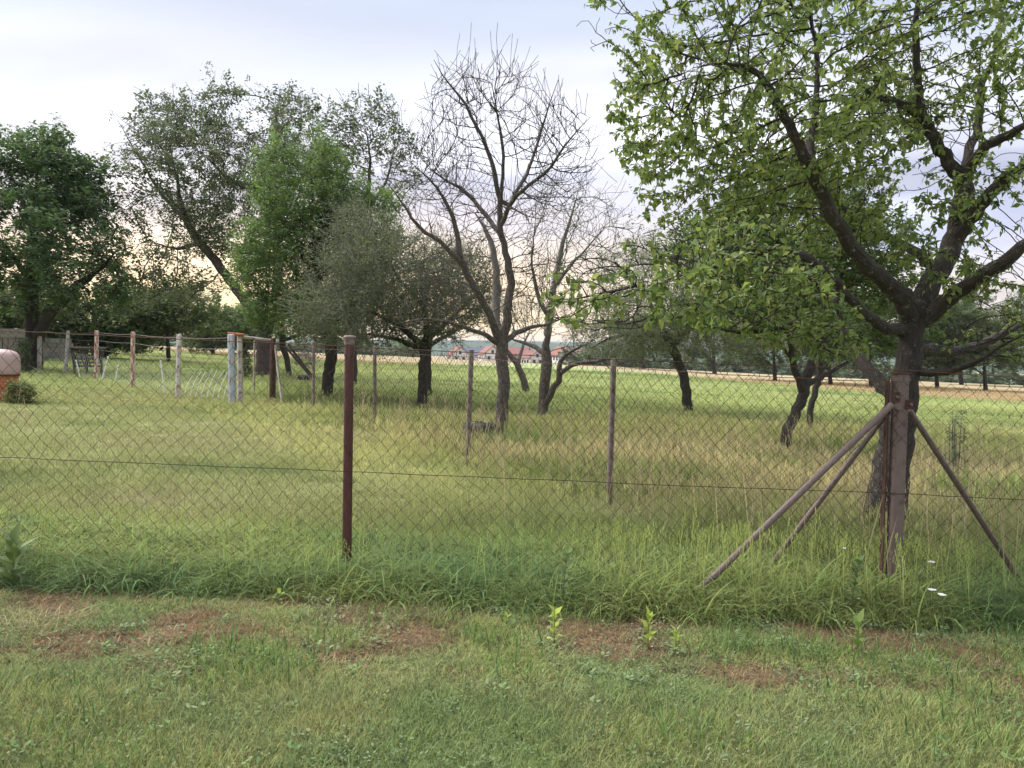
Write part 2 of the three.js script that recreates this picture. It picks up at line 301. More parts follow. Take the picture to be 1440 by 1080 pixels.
class Tubes {                                                                          // collects swept tapering tubes into one geometry
  constructor() { this.p = []; this.u = []; this.i = []; this.n = 0; }
  add(pts, rad, sides, rough = 0, cap = true) {
    const p = this.p, N = pts.length; if (N < 2) return; let nrm = null, len = 0; const base = this.n;
    for (let k = 0; k < N; k++) {
      const a = pts[Math.max(0, k - 1)], b = pts[Math.min(N - 1, k + 1)], t = b.clone().sub(a).normalize();
      if (!nrm) nrm = Math.abs(t.y) < .9 ? V(0, 1, 0).cross(t).normalize() : V(1, 0, 0).cross(t).normalize(); else nrm.addScaledVector(t, -nrm.dot(t)).normalize();
      const bi = t.clone().cross(nrm); if (k) len += pts[k].distanceTo(pts[k - 1]);
      for (let s = 0; s <= sides; s++) {
        const an = s / sides * 6.2831853, cs = Math.cos(an), sn = Math.sin(an); let rr = rad[k];
        if (rough) rr *= 1 + rough * (fbm(cs * 1.6 + pts[k].x * 3, sn * 1.6 + pts[k].y * 2.2, pts[k].z, 3) - .5) * 2;
        p.push(pts[k].x + (nrm.x * cs + bi.x * sn) * rr, pts[k].y + (nrm.y * cs + bi.y * sn) * rr, pts[k].z + (nrm.z * cs + bi.z * sn) * rr);
        this.u.push(s / sides * Math.max(1, Math.round(rad[0] * 6.28 / .35)), len / .7);
      }
      if (k) for (let s = 0; s < sides; s++) { const q = base + (k - 1) * (sides + 1) + s, w = q + sides + 1; this.i.push(q, w, q + 1, q + 1, w, w + 1); }
    }
    this.n += N * (sides + 1);
    if (cap) { const q = base + (N - 1) * (sides + 1); for (let s = 1; s < sides - 1; s++) this.i.push(q, q + s + 1, q + s); }
  }
  geo() { const g = new THREE.BufferGeometry(); g.setAttribute('position', new THREE.Float32BufferAttribute(this.p, 3)); g.setAttribute('uv', new THREE.Float32BufferAttribute(this.u, 2)); g.setIndex(this.i); g.computeVertexNormals(); return g; }
}
function resample(pts, rad, step, wob, r) {                                           // a smooth, slightly crooked limb
  const c = new THREE.CatmullRomCurve3(pts, false, 'centripetal'), n = Math.max(2, Math.round(c.getLength() / step)), P = [], Q = [];
  for (let i = 0; i <= n; i++) { const t = i / n, p = c.getPoint(t), f = t * (pts.length - 1), k = Math.min(pts.length - 2, Math.floor(f)); const rr = mix(rad[k], rad[k + 1], f - k); if (i && i < n) p.add(V(r() - .5, r() - .5, r() - .5).multiplyScalar(wob * Math.min(1, rr * 12 + .3))); P.push(p); Q.push(rr); }
  return [P, Q];
}
// leaves
function leafGeo(L, W, fold = .25, droop = .2, col = [1, 1, 1]) {
  const p = [0, 0, 0, -W / 2, fold * W * .5, L * .42, 0, -droop * L * .1, L * .5, W / 2, fold * W * .5, L * .42, 0, -droop * L * .5, L], g = new THREE.BufferGeometry();
  g.setAttribute('position', new THREE.Float32BufferAttribute(p, 3)); g.setAttribute('color', new THREE.Float32BufferAttribute([...col, ...col, ...col, ...col, ...col], 3)); g.setIndex([0, 2, 1, 1, 2, 4, 0, 3, 2, 3, 4, 2]); g.computeVertexNormals(); return g;
}
function sprayGeo(seed, n, len, L, W, up = 0) {                                        // a small twig with leaves all along it
  const r = RNG(seed), gs = [];
  for (let i = 0; i < n; i++) {
    const c = .75 + .5 * r(), g = leafGeo(L * (.65 + .6 * r()), W * (.7 + .5 * r()), .3, .3, [c * (.85 + .3 * r()), c, c * (.8 + .3 * r())]);
    g.rotateX(-.3 - up + .9 * (r() - .3)); g.rotateY(r() * 6.283); const t = (i + .5) / n; g.translate((r() - .5) * len * .5, (t - .4) * len * (.4 + up) + (r() - .5) * len * .3, (r() - .5) * len * .5); gs.push(g);
  }
  return mergeGeometries(gs);
}
const leafMat = new THREE.MeshPhysicalMaterial({ vertexColors: true, roughness: .95, side: THREE.DoubleSide, transmission: .52, thickness: 0, specularIntensity: .5 });
function grow(o) {                                                                     // space colonisation from drawn limbs into a crown
  o.step *= .8; const r = RNG(o.seed), X = [], Y = [], Z = [], par = [], rg = [], lim = [], kids = [];
  const add = (x, y, z, p, rr, l) => { X.push(x); Y.push(y); Z.push(z); par.push(p); rg.push(rr); lim.push(l); kids.push(0); if (p >= 0) kids[p]++; return X.length - 1; };
  o.limbs.forEach(([pts, rad], li) => {
    const [P, Q] = resample(pts, rad, Math.min(o.step * 1.2, .25), o.wob ?? .05, r); let prev = -1;
    if (li) { let bd = 1e9; for (let k = 0; k < X.length; k++) { const d = (X[k] - P[0].x) ** 2 + (Y[k] - P[0].y) ** 2 + (Z[k] - P[0].z) ** 2; if (d < bd) { bd = d; prev = k; } } }
    P.forEach((p, k) => { prev = add(p.x, p.y, p.z, prev, Q[k], li); });
  });
  const nLimb = X.length, A = [];
  for (const b of o.blobs) { let tries = 0, made = 0; const want = b.n * (o.many ?? 2.4); while (made < want && tries++ < want * 40) { const u = r() * 2 - 1, ph = r() * 6.283, q = Math.cbrt(mix(b.hollow ?? .1, 1, r())), s = Math.sqrt(1 - u * u); const x = b.c.x + b.r.x * q * s * Math.cos(ph), y = b.c.y + b.r.y * q * u, z = b.c.z + b.r.z * q * s * Math.sin(ph); if (fbm(x * o.clump, y * o.clump, z * o.clump + o.seed, 3) < (b.thr ?? .44)) continue; A.push([x, y, z, -1, 1e9]); made++; } }
  const closed = []; let live = A, from = 0; const infl = o.infl ?? o.step * 14, kill = (o.kill ?? o.step * 2) * .62;
  for (let it = 0; it < (o.iters ?? 90) && live.length; it++) {
    const n = X.length;
    for (const a of live) for (let k = from; k < n; k++) { const dx = a[0] - X[k], dy = a[1] - Y[k], dz = a[2] - Z[k], d = dx * dx + dy * dy + dz * dz; if (d < a[4] && rg[k] < (o.maxR ?? .09)) { a[4] = d; a[3] = k; } }
    live = live.filter(a => a[4] > kill * kill); from = n;
    const pull = new Map();
    for (const a of live) if (a[4] < infl * infl || it < 4) { const d = Math.sqrt(a[4]), k = a[3]; if (k < 0) continue; const s = pull.get(k) || [0, 0, 0]; s[0] += (a[0] - X[k]) / d; s[1] += (a[1] - Y[k]) / d; s[2] += (a[2] - Z[k]) / d; pull.set(k, s); }
    if (!pull.size) break;
    for (const [k, s] of pull) {
      if (kids[k] > 3) { closed[k] = 1; for (const a of live) if (a[3] === k) { a[4] = 1e9; a[3] = -1; for (let j = 0; j < n; j++) if (!closed[j] && rg[j] < (o.maxR ?? .09)) { const ex = a[0] - X[j], ey = a[1] - Y[j], ez = a[2] - Z[j], d = ex * ex + ey * ey + ez * ez; if (d < a[4]) { a[4] = d; a[3] = j; } } } continue; }
      const l = Math.hypot(...s) || 1; let dx = s[0] / l, dy = s[1] / l + (o.up ?? 0), dz = s[2] / l; if (par[k] >= 0 && k >= nLimb) { const p = par[k]; dx += (X[k] - X[p]) / o.step * .55; dy += (Y[k] - Y[p]) / o.step * .55; dz += (Z[k] - Z[p]) / o.step * .55; }
      const J = o.jitter ?? .45; dx += (r() - .5) * J; dy += (r() - .5) * J; dz += (r() - .5) * J; const m = o.step / Math.hypot(dx, dy, dz);
      add(X[k] + dx * m, Y[k] + dy * m, Z[k] + dz * m, k, 0, -1);
    }
    if (X.length > (o.maxN ?? 9000) * 2) break;
  }
  const grown = X.length;
  if (o.spurs) for (let k = nLimb; k < grown; k++) if (r() < o.spurs.p) {               // straight side shoots
    let p = k, dir = V(X[k] - X[par[k]], Y[k] - Y[par[k]], Z[k] - Z[par[k]]).normalize().add(V((r() - .5) * 1.6, (r() - .5) * 1.2 + o.spurs.up, (r() - .5) * 1.6)).normalize(); const L = o.spurs.len * (.4 + r()) / 3;
    for (let s = 0; s < 3; s++) { dir.add(V((r() - .5) * .35, (r() - .5) * .35 + o.spurs.up * .15, (r() - .5) * .35)).normalize(); p = add(X[p] + dir.x * L, Y[p] + dir.y * L, Z[p] + dir.z * L, p, 0, -1); }
  }
  const N = X.length, rr = new Float32Array(N), acc = new Float32Array(N), main = new Int32Array(N).fill(-1), pe = 2.6, r0 = o.tip ?? .004;
  for (let k = N - 1; k >= 0; k--) { rr[k] = rg[k] || Math.max(r0, acc[k] ** (1 / pe)); const p = par[k]; if (p >= 0) { acc[p] += rr[k] ** pe; if (lim[k] < 0 && rg[p]) rr[k] = Math.min(rr[k], rg[p] * .75); if (main[p] < 0 || (lim[k] >= 0 && lim[k] === lim[p]) || (lim[main[p]] !== lim[p] && rr[k] > rr[main[p]])) main[p] = k; } }
  const P = k => V(X[k], Y[k], Z[k]), limbT = o.limbs.map(() => new Tubes()), twig = new Tubes();
  for (let k = 0; k < N; k++) {
    if (par[k] >= 0 && main[par[k]] === k) continue;
    const pts = [], rad = []; if (par[k] >= 0) { pts.push(P(par[k])); rad.push(Math.min(rr[k] * 1.15, rr[par[k]])); }
    const li = lim[k]; let j = k; while (j >= 0 && (li < 0 || lim[j] === li)) { pts.push(P(j)); rad.push(rr[j]); j = main[j]; }
    if (j >= 0 && li >= 0) { pts.push(P(j)); rad.push(rr[j]); }
    const R0 = rad[1] ?? rad[0], sides = R0 > .08 ? 16 : R0 > .04 ? 10 : R0 > .018 ? 6 : R0 > .008 ? 4 : 3;
    (li >= 0 ? limbT[li] : twig).add(pts, rad, sides, R0 > .03 ? .16 : 0);
  }
  if (globalThis.DBG) console.log(o.seed, 'A', A.length, 'left', live.length, 'limbN', nLimb, 'N', X.length); const tips = []; for (let k = nLimb; k < N; k++) if (rr[k] < (o.leafR ?? .011)) tips.push(k);
  return { limbT, twig, tips, X, Y, Z, par, r };
}
function leaves(g, o, geos) {                                                          // one InstancedMesh of leaves or leafy sprays per tree
  const r = RNG(o.seed + 900), list = [];
  for (const k of g.tips) for (let n = o.per; n > 0; n--) {
    if (n < 1 && r() > n) break; if (o.gap && fbm(g.X[k] * o.gap[0], g.Y[k] * o.gap[0], g.Z[k] * o.gap[0] + 50, 2) < o.gap[1]) continue;
    const p = g.par[k], t = r(); list.push([mix(g.X[p], g.X[k], t), mix(g.Y[p], g.Y[k], t), mix(g.Z[p], g.Z[k], t), r]);
  }
  return geos.map((geo, gi) => {
    const mine = list.filter((_, i) => i % geos.length === gi), im = new THREE.InstancedMesh(geo, leafMat, mine.length);
    mine.forEach(([x, y, z], i) => {
      _q.setFromEuler(_e.set((r() - .5) * o.tilt + (o.hang ?? 0), r() * 6.283, (r() - .5) * o.tilt, 'YXZ')); const s = o.size * (.5 + .95 * r()), j = o.jit ?? .02;
      _m.compose(V(x + (r() - .5) * j, y + (r() - .5) * j, z + (r() - .5) * j), _q, V(s, s, s)); im.setMatrixAt(i, _m);
      const q = r(), c = o.cols[Math.floor(q * o.cols.length)], v = .8 + .4 * r(); im.setColorAt(i, _c.setRGB(c[0] * v, c[1] * v, c[2] * v));
    }); im.castShadow = im.receiveShadow = true; return im;
  });
}
// limb drawn as [bearing x, bearing y, metres nearer (-) or farther (+) than the trunk, half width] -> world
function tree(name, label, category, base, o, group) {
  const bp = ground(base[0], base[1]), D = depthOf(bp), t = thing(name, bp, label, category, group);
  const pt = ([x, y, dd]) => at(x, y, D + (dd || 0)).sub(bp), rad = ([x, y, dd, w]) => w * (o.thin ?? .74) * (D + (dd || 0)) / FPX;
  o.limbs = o.limbs.map((l, i) => [l.map((q, k) => i === 0 && k === 0 ? V(0, -.12, 0) : pt(q)), l.map((q, k) => rad(q) * (k === l.length - 1 ? .3 : k === l.length - 2 ? .72 : 1))]);
  o.blobs = o.blobs.map(b => { const s = (D + (b[2] || 0)) / FPX; return { c: pt(b), r: V(b[3] * s, b[4] * s, b[5] ?? b[3] * s), n: b[6], thr: b[7], hollow: b[8] }; });
  const g = grow(o), bm = o.bark, bt = o.twigBark || o.bark;
  g.limbT.forEach((l, i) => { if (l.n) part(i ? 'limb' : 'trunk', l.geo(), o.barks?.[i] || bm, t); });
  if (g.twig.n) part('branches', g.twig.geo(), bt, t, 'stuff');
  if (o.leaf) leaves(g, { seed: o.seed, ...o.leaf }, o.leaf.geos).forEach(im => { im.name = 'crown'; im.userData.kind = 'stuff'; t.add(im); });
  return t;
}
const LEAF = {
  near: [leafGeo(.075, .042, .3, .5), leafGeo(.065, .04, .45, .9), leafGeo(.085, .045, .2, .2)],
  mid: [sprayGeo(1, 7, .22, .085, .05), sprayGeo(2, 8, .26, .08, .048), sprayGeo(3, 6, .2, .09, .05)],
  fine: [sprayGeo(4, 9, .26, .055, .026), sprayGeo(5, 8, .3, .05, .024)],
  big: [sprayGeo(6, 10, .40, .13, .08), sprayGeo(7, 11, .46, .12, .075), sprayGeo(8, 9, .36, .14, .08)],
  pear: [sprayGeo(9, 9, .36, .10, .07), sprayGeo(10, 8, .42, .10, .065)],
  far: [sprayGeo(11, 12, .8, .26, .17), sprayGeo(12, 12, .9, .24, .16)],
};
const GREEN = { plum: [[.21, .285, .06], [.155, .225, .06], [.26, .33, .075], [.13, .195, .055], [.31, .35, .09], [.18, .255, .065], [.24, .30, .12]], dark: [[.10, .17, .06], [.08, .14, .052], [.125, .20, .065]], mid: [[.1, .155, .045], [.08, .13, .042], [.12, .175, .052]], grey: [[.16, .19, .095], [.135, .17, .085], [.18, .205, .115]], pear: [[.13, .155, .08], [.11, .14, .07], [.155, .18, .1]] };

// the old plum tree on the right, behind the corner post
tree('plum_tree', 'large leafy plum tree with leaning dark trunk right behind the braced corner post', 'tree', [1240, 752], {
  seed: 101, thin: .9, step: .085, wob: .03, bark: BARK.plum, clump: 1.5, up: .05, maxN: 11000, maxR: .075, kill: .15, infl: 1.5, iters: 120, tip: .0032, leafR: .0085,
  limbs: [
    [[1238, 756, 0, 41], [1243, 722, 0, 34], [1253, 665, 0, 28.5], [1264, 600, 0, 25], [1272, 550, 0, 21], [1279, 500, 0, 20], [1284, 455, 0, 22], [1290, 425, 0, 22]],
    [[1281, 445, 0, 17], [1268, 418, -.1, 15], [1243, 395, -.25, 13], [1213, 366, -.5, 12], [1180, 318, -.8, 11], [1150, 265, -1, 10], [1134, 225, -1.1, 9], [1110, 175, -1.2, 7], [1085, 132, -1.3, 6], [1060, 100, -1.3, 4.5], [1020, 90, -1.4, 3], [975, 95, -1.5, 2]],
    [[1136, 230, -1.1, 7], [1142, 190, -.9, 6], [1148, 140, -.7, 5], [1150, 80, -.6, 4], [1140, 20, -.5, 3], [1135, -40, -.4, 2]],
    [[1286, 445, 0, 18], [1305, 405, .1, 18], [1330, 365, .2, 16], [1346, 325, .3, 15], [1354, 285, .3, 15], [1355, 252, .3, 14], [1336, 230, .3, 10], [1314, 195, .3, 9], [1298, 165, .2, 8], [1268, 148, 0, 6], [1220, 128, -.2, 4], [1180, 90, -.4, 2.5]],
    [[1356, 255, .3, 10], [1368, 232, .2, 9], [1388, 205, 0, 8], [1420, 188, -.2, 7], [1455, 168, -.4, 5.5], [1500, 120, -.6, 3]],
    [[1357, 250, .3, 8], [1362, 215, .6, 7], [1376, 175, .9, 6], [1380, 125, 1, 5], [1400, 70, 1.1, 4], [1410, -10, 1.1, 3]],
    [[1298, 167, .2, 7], [1290, 120, .1, 6], [1288, 60, 0, 5.5], [1291, 5, -.1, 5], [1302, -60, -.2, 3]],
    [[1300, 448, 0, 15], [1335, 418, -.2, 12], [1380, 390, -.5, 11], [1422, 360, -.8, 10], [1470, 320, -1, 8], [1540, 260, -1.2, 4]],
    [[1340, 350, .3, 11], [1366, 305, .1, 11], [1400, 266, -.2, 10], [1440, 230, -.5, 9], [1500, 180, -.8, 5]],
    [[1276, 465, 0, 11], [1250, 462, -.2, 9], [1222, 446, -.5, 8], [1192, 417, -.8, 7.5], [1166, 386, -1, 7], [1130, 362, -1.2, 7], [1090, 353, -1.4, 6], [1050, 358, -1.6, 5], [1010, 374, -1.8, 4], [970, 388, -1.9, 3], [920, 400, -2, 2]],
    [[1315, 385, .15, 9], [1292, 358, .4, 7], [1250, 335, .8, 6.5], [1207, 312, 1.1, 6], [1176, 286, 1.2, 5.5], [1138, 265, 1.2, 4.5], [1090, 240, 1.2, 4], [1045, 212, 1.2, 3], [980, 190, 1.1, 2]],
    [[1290, 490, 0, 11], [1340, 494, .5, 8.5], [1382, 484, .8, 8], [1425, 462, 1, 7], [1480, 430, 1.2, 4]],
    [[1268, 562, 0, 14], [1244, 545, .3, 11], [1222, 520, .5, 10], [1200, 492, .7, 9], [1184, 468, .8, 8], [1176, 440, .9, 7], [1155, 405, .8, 5.5], [1120, 380, .6, 4]],
    [[1284, 520, 0, 8], [1325, 524, -.3, 5], [1368, 511, -.6, 4.5], [1402, 490, -.8, 4], [1445, 468, -1, 3]],
    [[1190, 415, -.8, 5], [1150, 437, -1, 4], [1100, 460, -1.4, 4], [1040, 468, -1.7, 3.5], [985, 455, -1.9, 2.5]],
  ],
  blobs: [
    [1090, 150, -.6, 215, 150, 1.5, 1150, .43], [1240, 40, -.2, 230, 150, 1.9, 900, .43], [1420, 60, -.3, 190, 140, 1.7, 760, .43], [1010, 60, -.4, 150, 110, 1.2, 420, .43],
    [925, 120, -.3, 80, 130, 1.0, 260, .42], [870, 25, -.3, 65, 40, .6, 60, .4], [985, 250, .2, 110, 90, 1.2, 300, .44], [1120, 290, .3, 140, 80, 1.3, 300, .45],
    [960, 405, -1.8, 190, 66, .8, 470, .44], [1080, 425, -1.6, 130, 60, .7, 270, .44], [850, 425, -1.9, 95, 50, .6, 190, .43], [1000, 345, -1.2, 130, 45, .8, 120, .46], [1150, 470, -1.2, 80, 40, .7, 120, .44],
    [1390, 330, -.4, 110, 110, 1.3, 230, .46], [1440, 470, .3, 110, 50, 1, 120, .46], [1200, 250, .8, 120, 100, 1.1, 180, .46],
  ],
  many: 2.8, leaf: { per: 4.9, gap: [2.1, .472], size: .78, tilt: 2.2, hang: .35, jit: .05, cols: GREEN.plum, geos: LEAF.near },
});
// two slim plum trees under its boughs
const T2leaf = { per: 2.2, size: 1, tilt: 1.6, jit: .12, cols: [[.10, .155, .035], [.08, .13, .034], [.13, .18, .04], [.07, .11, .034]], geos: LEAF.mid };
tree('plum_tree', 'crooked young tree with bent black trunk left of the braced post', 'tree', [1099, 642], {
  seed: 102, step: .16, bark: BARK.dark, clump: .9, maxN: 3500, infl: 2.6, kill: .26,
  limbs: [[[1099, 642, 0, 11], [1106, 608, 0, 10.5], [1121, 575, 0, 10], [1131, 548, 0, 10], [1141, 518, 0, 9], [1152, 488, .2, 7], [1166, 448, .4, 6], [1178, 405, .6, 5], [1195, 350, .8, 3.5]],
    [[1130, 552, 0, 8], [1119, 522, -.2, 6.5], [1113, 492, -.4, 6], [1104, 455, -.6, 5], [1085, 410, -.8, 4], [1050, 370, -1, 3]],
    [[1138, 540, 0, 6], [1156, 530, .2, 5], [1178, 517, .4, 4], [1205, 500, .6, 3], [1240, 470, .9, 2.5]],
    [[1116, 505, -.3, 4], [1090, 480, -.5, 3.5], [1050, 462, -.7, 3], [1000, 455, -.9, 2]]],
  blobs: [[1110, 310, .4, 130, 65, 1.9, 300, .44], [1020, 350, 0, 90, 60, 1.6, 220, .44], [1130, 370, .4, 130, 85, 1.9, 420, .44], [1050, 420, -.4, 100, 55, 1.5, 220, .44], [1200, 420, .9, 90, 75, 1.6, 240, .44], [1150, 300, .5, 110, 70, 1.6, 200, .45]], leaf: T2leaf,
});
tree('plum_tree', 'thin upright tree trunk just behind the crooked young tree', 'tree', [1137, 612], {
  seed: 103, step: .2, bark: BARK.dark, clump: .8, maxN: 2500, infl: 3, kill: .32,
  limbs: [[[1137, 612, 0, 6.5], [1140, 580, 0, 6], [1146, 550, 0, 6], [1153, 525, 0, 5], [1156, 480, 0, 4.5], [1170, 420, .3, 4], [1160, 350, .4, 3]], [[1153, 525, 0, 4], [1185, 490, .4, 3.5], [1230, 455, .8, 3]]],
  blobs: [[1170, 380, .5, 120, 100, 2.2, 300, .44], [1240, 450, 1, 80, 55, 1.6, 180, .44], [1090, 400, .3, 70, 70, 1.6, 150, .44]], leaf: { ...T2leaf, per: 2, size: 1.15 },
});
tree('apple_tree', 'tree with curved brown trunk and twiggy grey green crown right of the middle', 'tree', [967, 580], {
  seed: 104, step: .24, bark: BARK.dark, twigBark: BARK.lichen, clump: .7, maxN: 4200, infl: 3.4, kill: .34, spurs: { p: .35, len: .5, up: .1 }, tip: .005, leafR: .013,
  limbs: [[[967, 580, 0, 10], [965, 550, 0, 9], [959, 522, 0, 9], [950, 498, 0, 8.5], [938, 475, 0, 8], [920, 440, 0, 6], [905, 400, 0, 4]], [[945, 485, 0, 6], [975, 460, .6, 4.5], [1020, 440, 1, 3.5], [1060, 425, 1.4, 2.5]], [[936, 472, 0, 6], [900, 470, -.6, 4], [860, 475, -1, 3], [830, 490, -1.2, 2]], [[925, 450, 0, 5], [960, 410, 1, 4], [990, 360, 1.2, 3]]],
  blobs: [[880, 460, -.3, 90, 48, 2.3, 420, .42], [950, 400, .3, 120, 75, 2.6, 420, .43], [1030, 460, .8, 95, 42, 2, 300, .42]], leaf: { per: 2.2, size: 1.15, tilt: 1.8, jit: .35, cols: GREEN.grey, geos: LEAF.fine },
});
// the dead tree in the middle
tree('dead_tree', 'tall bare dead tree with fine upright branches in the middle of the orchard', 'tree', [702, 612], {
  seed: 105, step: .17, wob: .04, bark: BARK.dead, clump: .8, up: .34, maxN: 5200, infl: 2.4, kill: .30, many: 2.6, spurs: { p: .6, len: .55, up: .6 }, tip: .0042, iters: 120, maxR: .07,
  barks: { 9: BARK.pale },
  limbs: [
    [[702, 612, 0, 15], [705, 585, 0, 12], [708, 548, 0, 11.5], [706, 512, 0, 11.5], [707, 482, 0, 12], [713, 452, 0, 9], [714, 428, 0, 8], [718, 400, 0, 7.5], [714, 370, 0, 7], [708, 340, 0, 6], [702, 315, 0, 5.5], [704, 285, 0, 5], [698, 255, 0, 4.5], [690, 222, 0, 4], [672, 182, 0, 3.2], [650, 140, 0, 2.6], [627, 112, 0, 2], [610, 84, 0, 1.3]],
    [[704, 482, 0, 9], [690, 446, -.2, 7], [672, 412, -.4, 6.5], [656, 383, -.5, 6], [647, 362, -.6, 6], [644, 330, -.6, 5], [634, 300, -.7, 4], [612, 262, -.8, 3], [585, 235, -1, 2]],
    [[649, 368, -.6, 5], [622, 342, -.8, 4], [592, 322, -1, 3.5], [570, 292, -1.2, 3], [548, 262, -1.3, 2]],
    [[706, 335, 0, 5], [690, 310, .3, 4.5], [666, 282, .6, 4], [648, 264, .7, 3.5], [628, 254, .8, 2.6], [600, 235, 1, 1.8]],
    [[705, 315, 0, 4.5], [716, 290, -.3, 4], [737, 265, -.5, 3.4], [772, 238, -.7, 3], [800, 198, -.9, 2.2], [830, 165, -1, 1.4]],
    [[704, 285, 0, 4], [708, 240, -.2, 3.4], [705, 195, -.3, 3], [698, 150, -.4, 2.2], [690, 112, -.4, 1.4]],
    [[716, 288, .2, 4], [738, 250, .5, 3.4], [755, 205, .8, 2.8], [768, 160, .9, 2], [785, 112, 1, 1.4]],
    [[700, 482, 0, 6], [680, 470, -.4, 4.5], [640, 456, -.8, 4], [600, 449, -1.2, 3], [555, 456, -1.5, 2]],
    [[712, 478, 0, 6], [738, 463, .4, 4.5], [770, 456, .8, 3.4], [805, 440, 1.1, 2]],
    [[700, 470, .1, 9], [697, 440, .3, 8], [699, 400, .4, 7.5], [694, 356, .5, 6], [681, 320, .7, 5], [668, 300, .9, 4]],
  ],
  blobs: [[700, 225, 0, 115, 120, 2, 480, .40], [600, 255, -.6, 60, 70, 1.2, 150, .4], [790, 230, -.2, 52, 80, 1.1, 130, .4], [640, 142, 0, 40, 46, .8, 60, .4], [690, 380, 0, 110, 60, 1.6, 130, .42], [600, 440, -1.2, 60, 40, .9, 60, .4]],
});
tree('dead_tree', 'half dead smaller tree with forked base and bare grey top beside the tall dead tree', 'tree', [757, 599], {
  seed: 106, step: .2, bark: BARK.dead, twigBark: BARK.lichen, clump: .7, up: .22, maxN: 3600, infl: 3, kill: .33, spurs: { p: .5, len: .55, up: .5 }, tip: .0042, barks: { 1: BARK.pale }, maxR: .08,
  limbs: [[[757, 599, 0, 11], [763, 572, 0, 10], [767, 540, 0, 10], [768, 508, 0, 10.5], [769, 478, 0, 9], [772, 455, 0, 8]],
    [[770, 470, 0, 8], [774, 430, .2, 7], [781, 392, .4, 5.5], [790, 350, .5, 4.5], [802, 310, .5, 3.4], [812, 270, .5, 2]],
    [[765, 570, 0, 7], [779, 545, -.3, 6], [788, 525, -.5, 5.5], [787, 508, -.5, 4.5], [806, 493, -.6, 3.6], [830, 482, -.8, 2.5]],
    [[788, 525, -.5, 5], [805, 514, -.7, 4], [836, 509, -1, 3.4], [852, 505, -1.1, 3], [890, 514, -1.4, 2]],
    [[768, 498, 0, 6], [748, 486, .4, 4], [725, 478, .7, 3], [700, 480, 1, 2]],
    [[772, 445, .1, 5], [755, 410, .3, 4], [748, 370, .4, 3], [752, 320, .4, 2]],
    [[778, 405, .4, 4], [815, 360, .8, 3], [850, 320, 1, 2]]],
  blobs: [[800, 330, .4, 85, 65, 2, 260, .4], [860, 350, .8, 60, 60, 1.4, 130, .4], [770, 430, .2, 75, 50, 1.6, 160, .42], [840, 480, -.5, 60, 30, 1.2, 90, .42]],
  leaf: { per: .10, size: .9, tilt: 1.8, jit: .15, cols: GREEN.grey, geos: LEAF.fine },
});
tree('apple_tree', 'slim leaning trunk in the pale field between the two dead trees', 'tree', [740, 552], {
  seed: 107, step: .34, bark: BARK.dead, twigBark: BARK.lichen, clump: .5, maxN: 1600, infl: 4, kill: .5, tip: .007, leafR: .02,
  limbs: [[[740, 552, 0, 7], [735, 530, 0, 6.5], [724, 507, 0, 6], [712, 492, 0, 5], [700, 470, 0, 4]], [[728, 515, 0, 4.5], [734, 490, .5, 4], [745, 465, 1, 3]]],
  blobs: [[710, 440, 0, 55, 32, 2.4, 150, .42], [755, 440, .5, 40, 30, 2, 100, .42]], leaf: { per: .8, size: 1.5, tilt: 1.8, jit: .3, cols: GREEN.grey, geos: LEAF.fine },
});
// grey green apple trees left of it
const greyLeaf = { per: .85, size: 1.05, tilt: 1.8, jit: .25, cols: [[.15, .175, .09], [.125, .155, .075], [.17, .19, .11]], geos: LEAF.fine };
tree('apple_tree', 'wide grey green twiggy apple tree with straight dark trunk left of the dead tree', 'tree', [592, 575], {
  seed: 108, step: .2, bark: BARK.dark, twigBark: BARK.lichen, clump: .6, maxN: 7000, infl: 3.4, kill: .31, many: 2.6, spurs: { p: .9, len: .75, up: .2 }, tip: .0055, leafR: .014, maxR: .1,
  limbs: [[[592, 575, 0, 9.5], [594, 545, 0, 9], [595, 515, 0, 9], [598, 490, 0, 8.5], [600, 460, 0, 7], [595, 420, 0, 5], [590, 370, 0, 4]], [[598, 488, 0, 7], [565, 462, -.6, 5], [525, 440, -1, 4], [480, 425, -1.4, 3]], [[597, 492, 0, 6], [560, 478, .8, 4], [515, 470, 1.5, 3], [470, 465, 2, 2]], [[601, 478, 0, 6], [632, 450, .4, 4.5], [660, 420, .8, 3]], [[597, 430, 0, 5], [560, 390, -.8, 4], [530, 350, -1.2, 3]]],
  blobs: [[560, 400, 0, 95, 80, 3, 700, .4], [500, 440, -.4, 80, 50, 2.4, 480, .4], [635, 415, .4, 68, 70, 2.4, 620, .42], [520, 340, -.3, 50, 50, 1.8, 180, .42]], leaf: greyLeaf,
});
tree('apple_tree', 'second straight dark trunk close behind the twiggy apple tree', 'tree', [602, 558], {
  seed: 109, step: .3, bark: BARK.dark, twigBark: BARK.lichen, clump: .5, maxN: 2200, infl: 4, kill: .45, tip: .007, leafR: .018,
  limbs: [[[602, 558, 0, 8], [601, 530, 0, 7.5], [602, 500, 0, 7], [606, 470, 0, 6], [612, 430, 0, 4]], [[604, 485, 0, 5], [640, 465, .8, 4], [665, 450, 1.4, 3]], [[604, 485, 0, 5], [570, 470, .8, 4], [540, 462, 1.4, 3]]],
  blobs: [[610, 430, 0, 75, 50, 3, 380, .42]], leaf: { ...greyLeaf, per: .8, size: 1.4 },
});
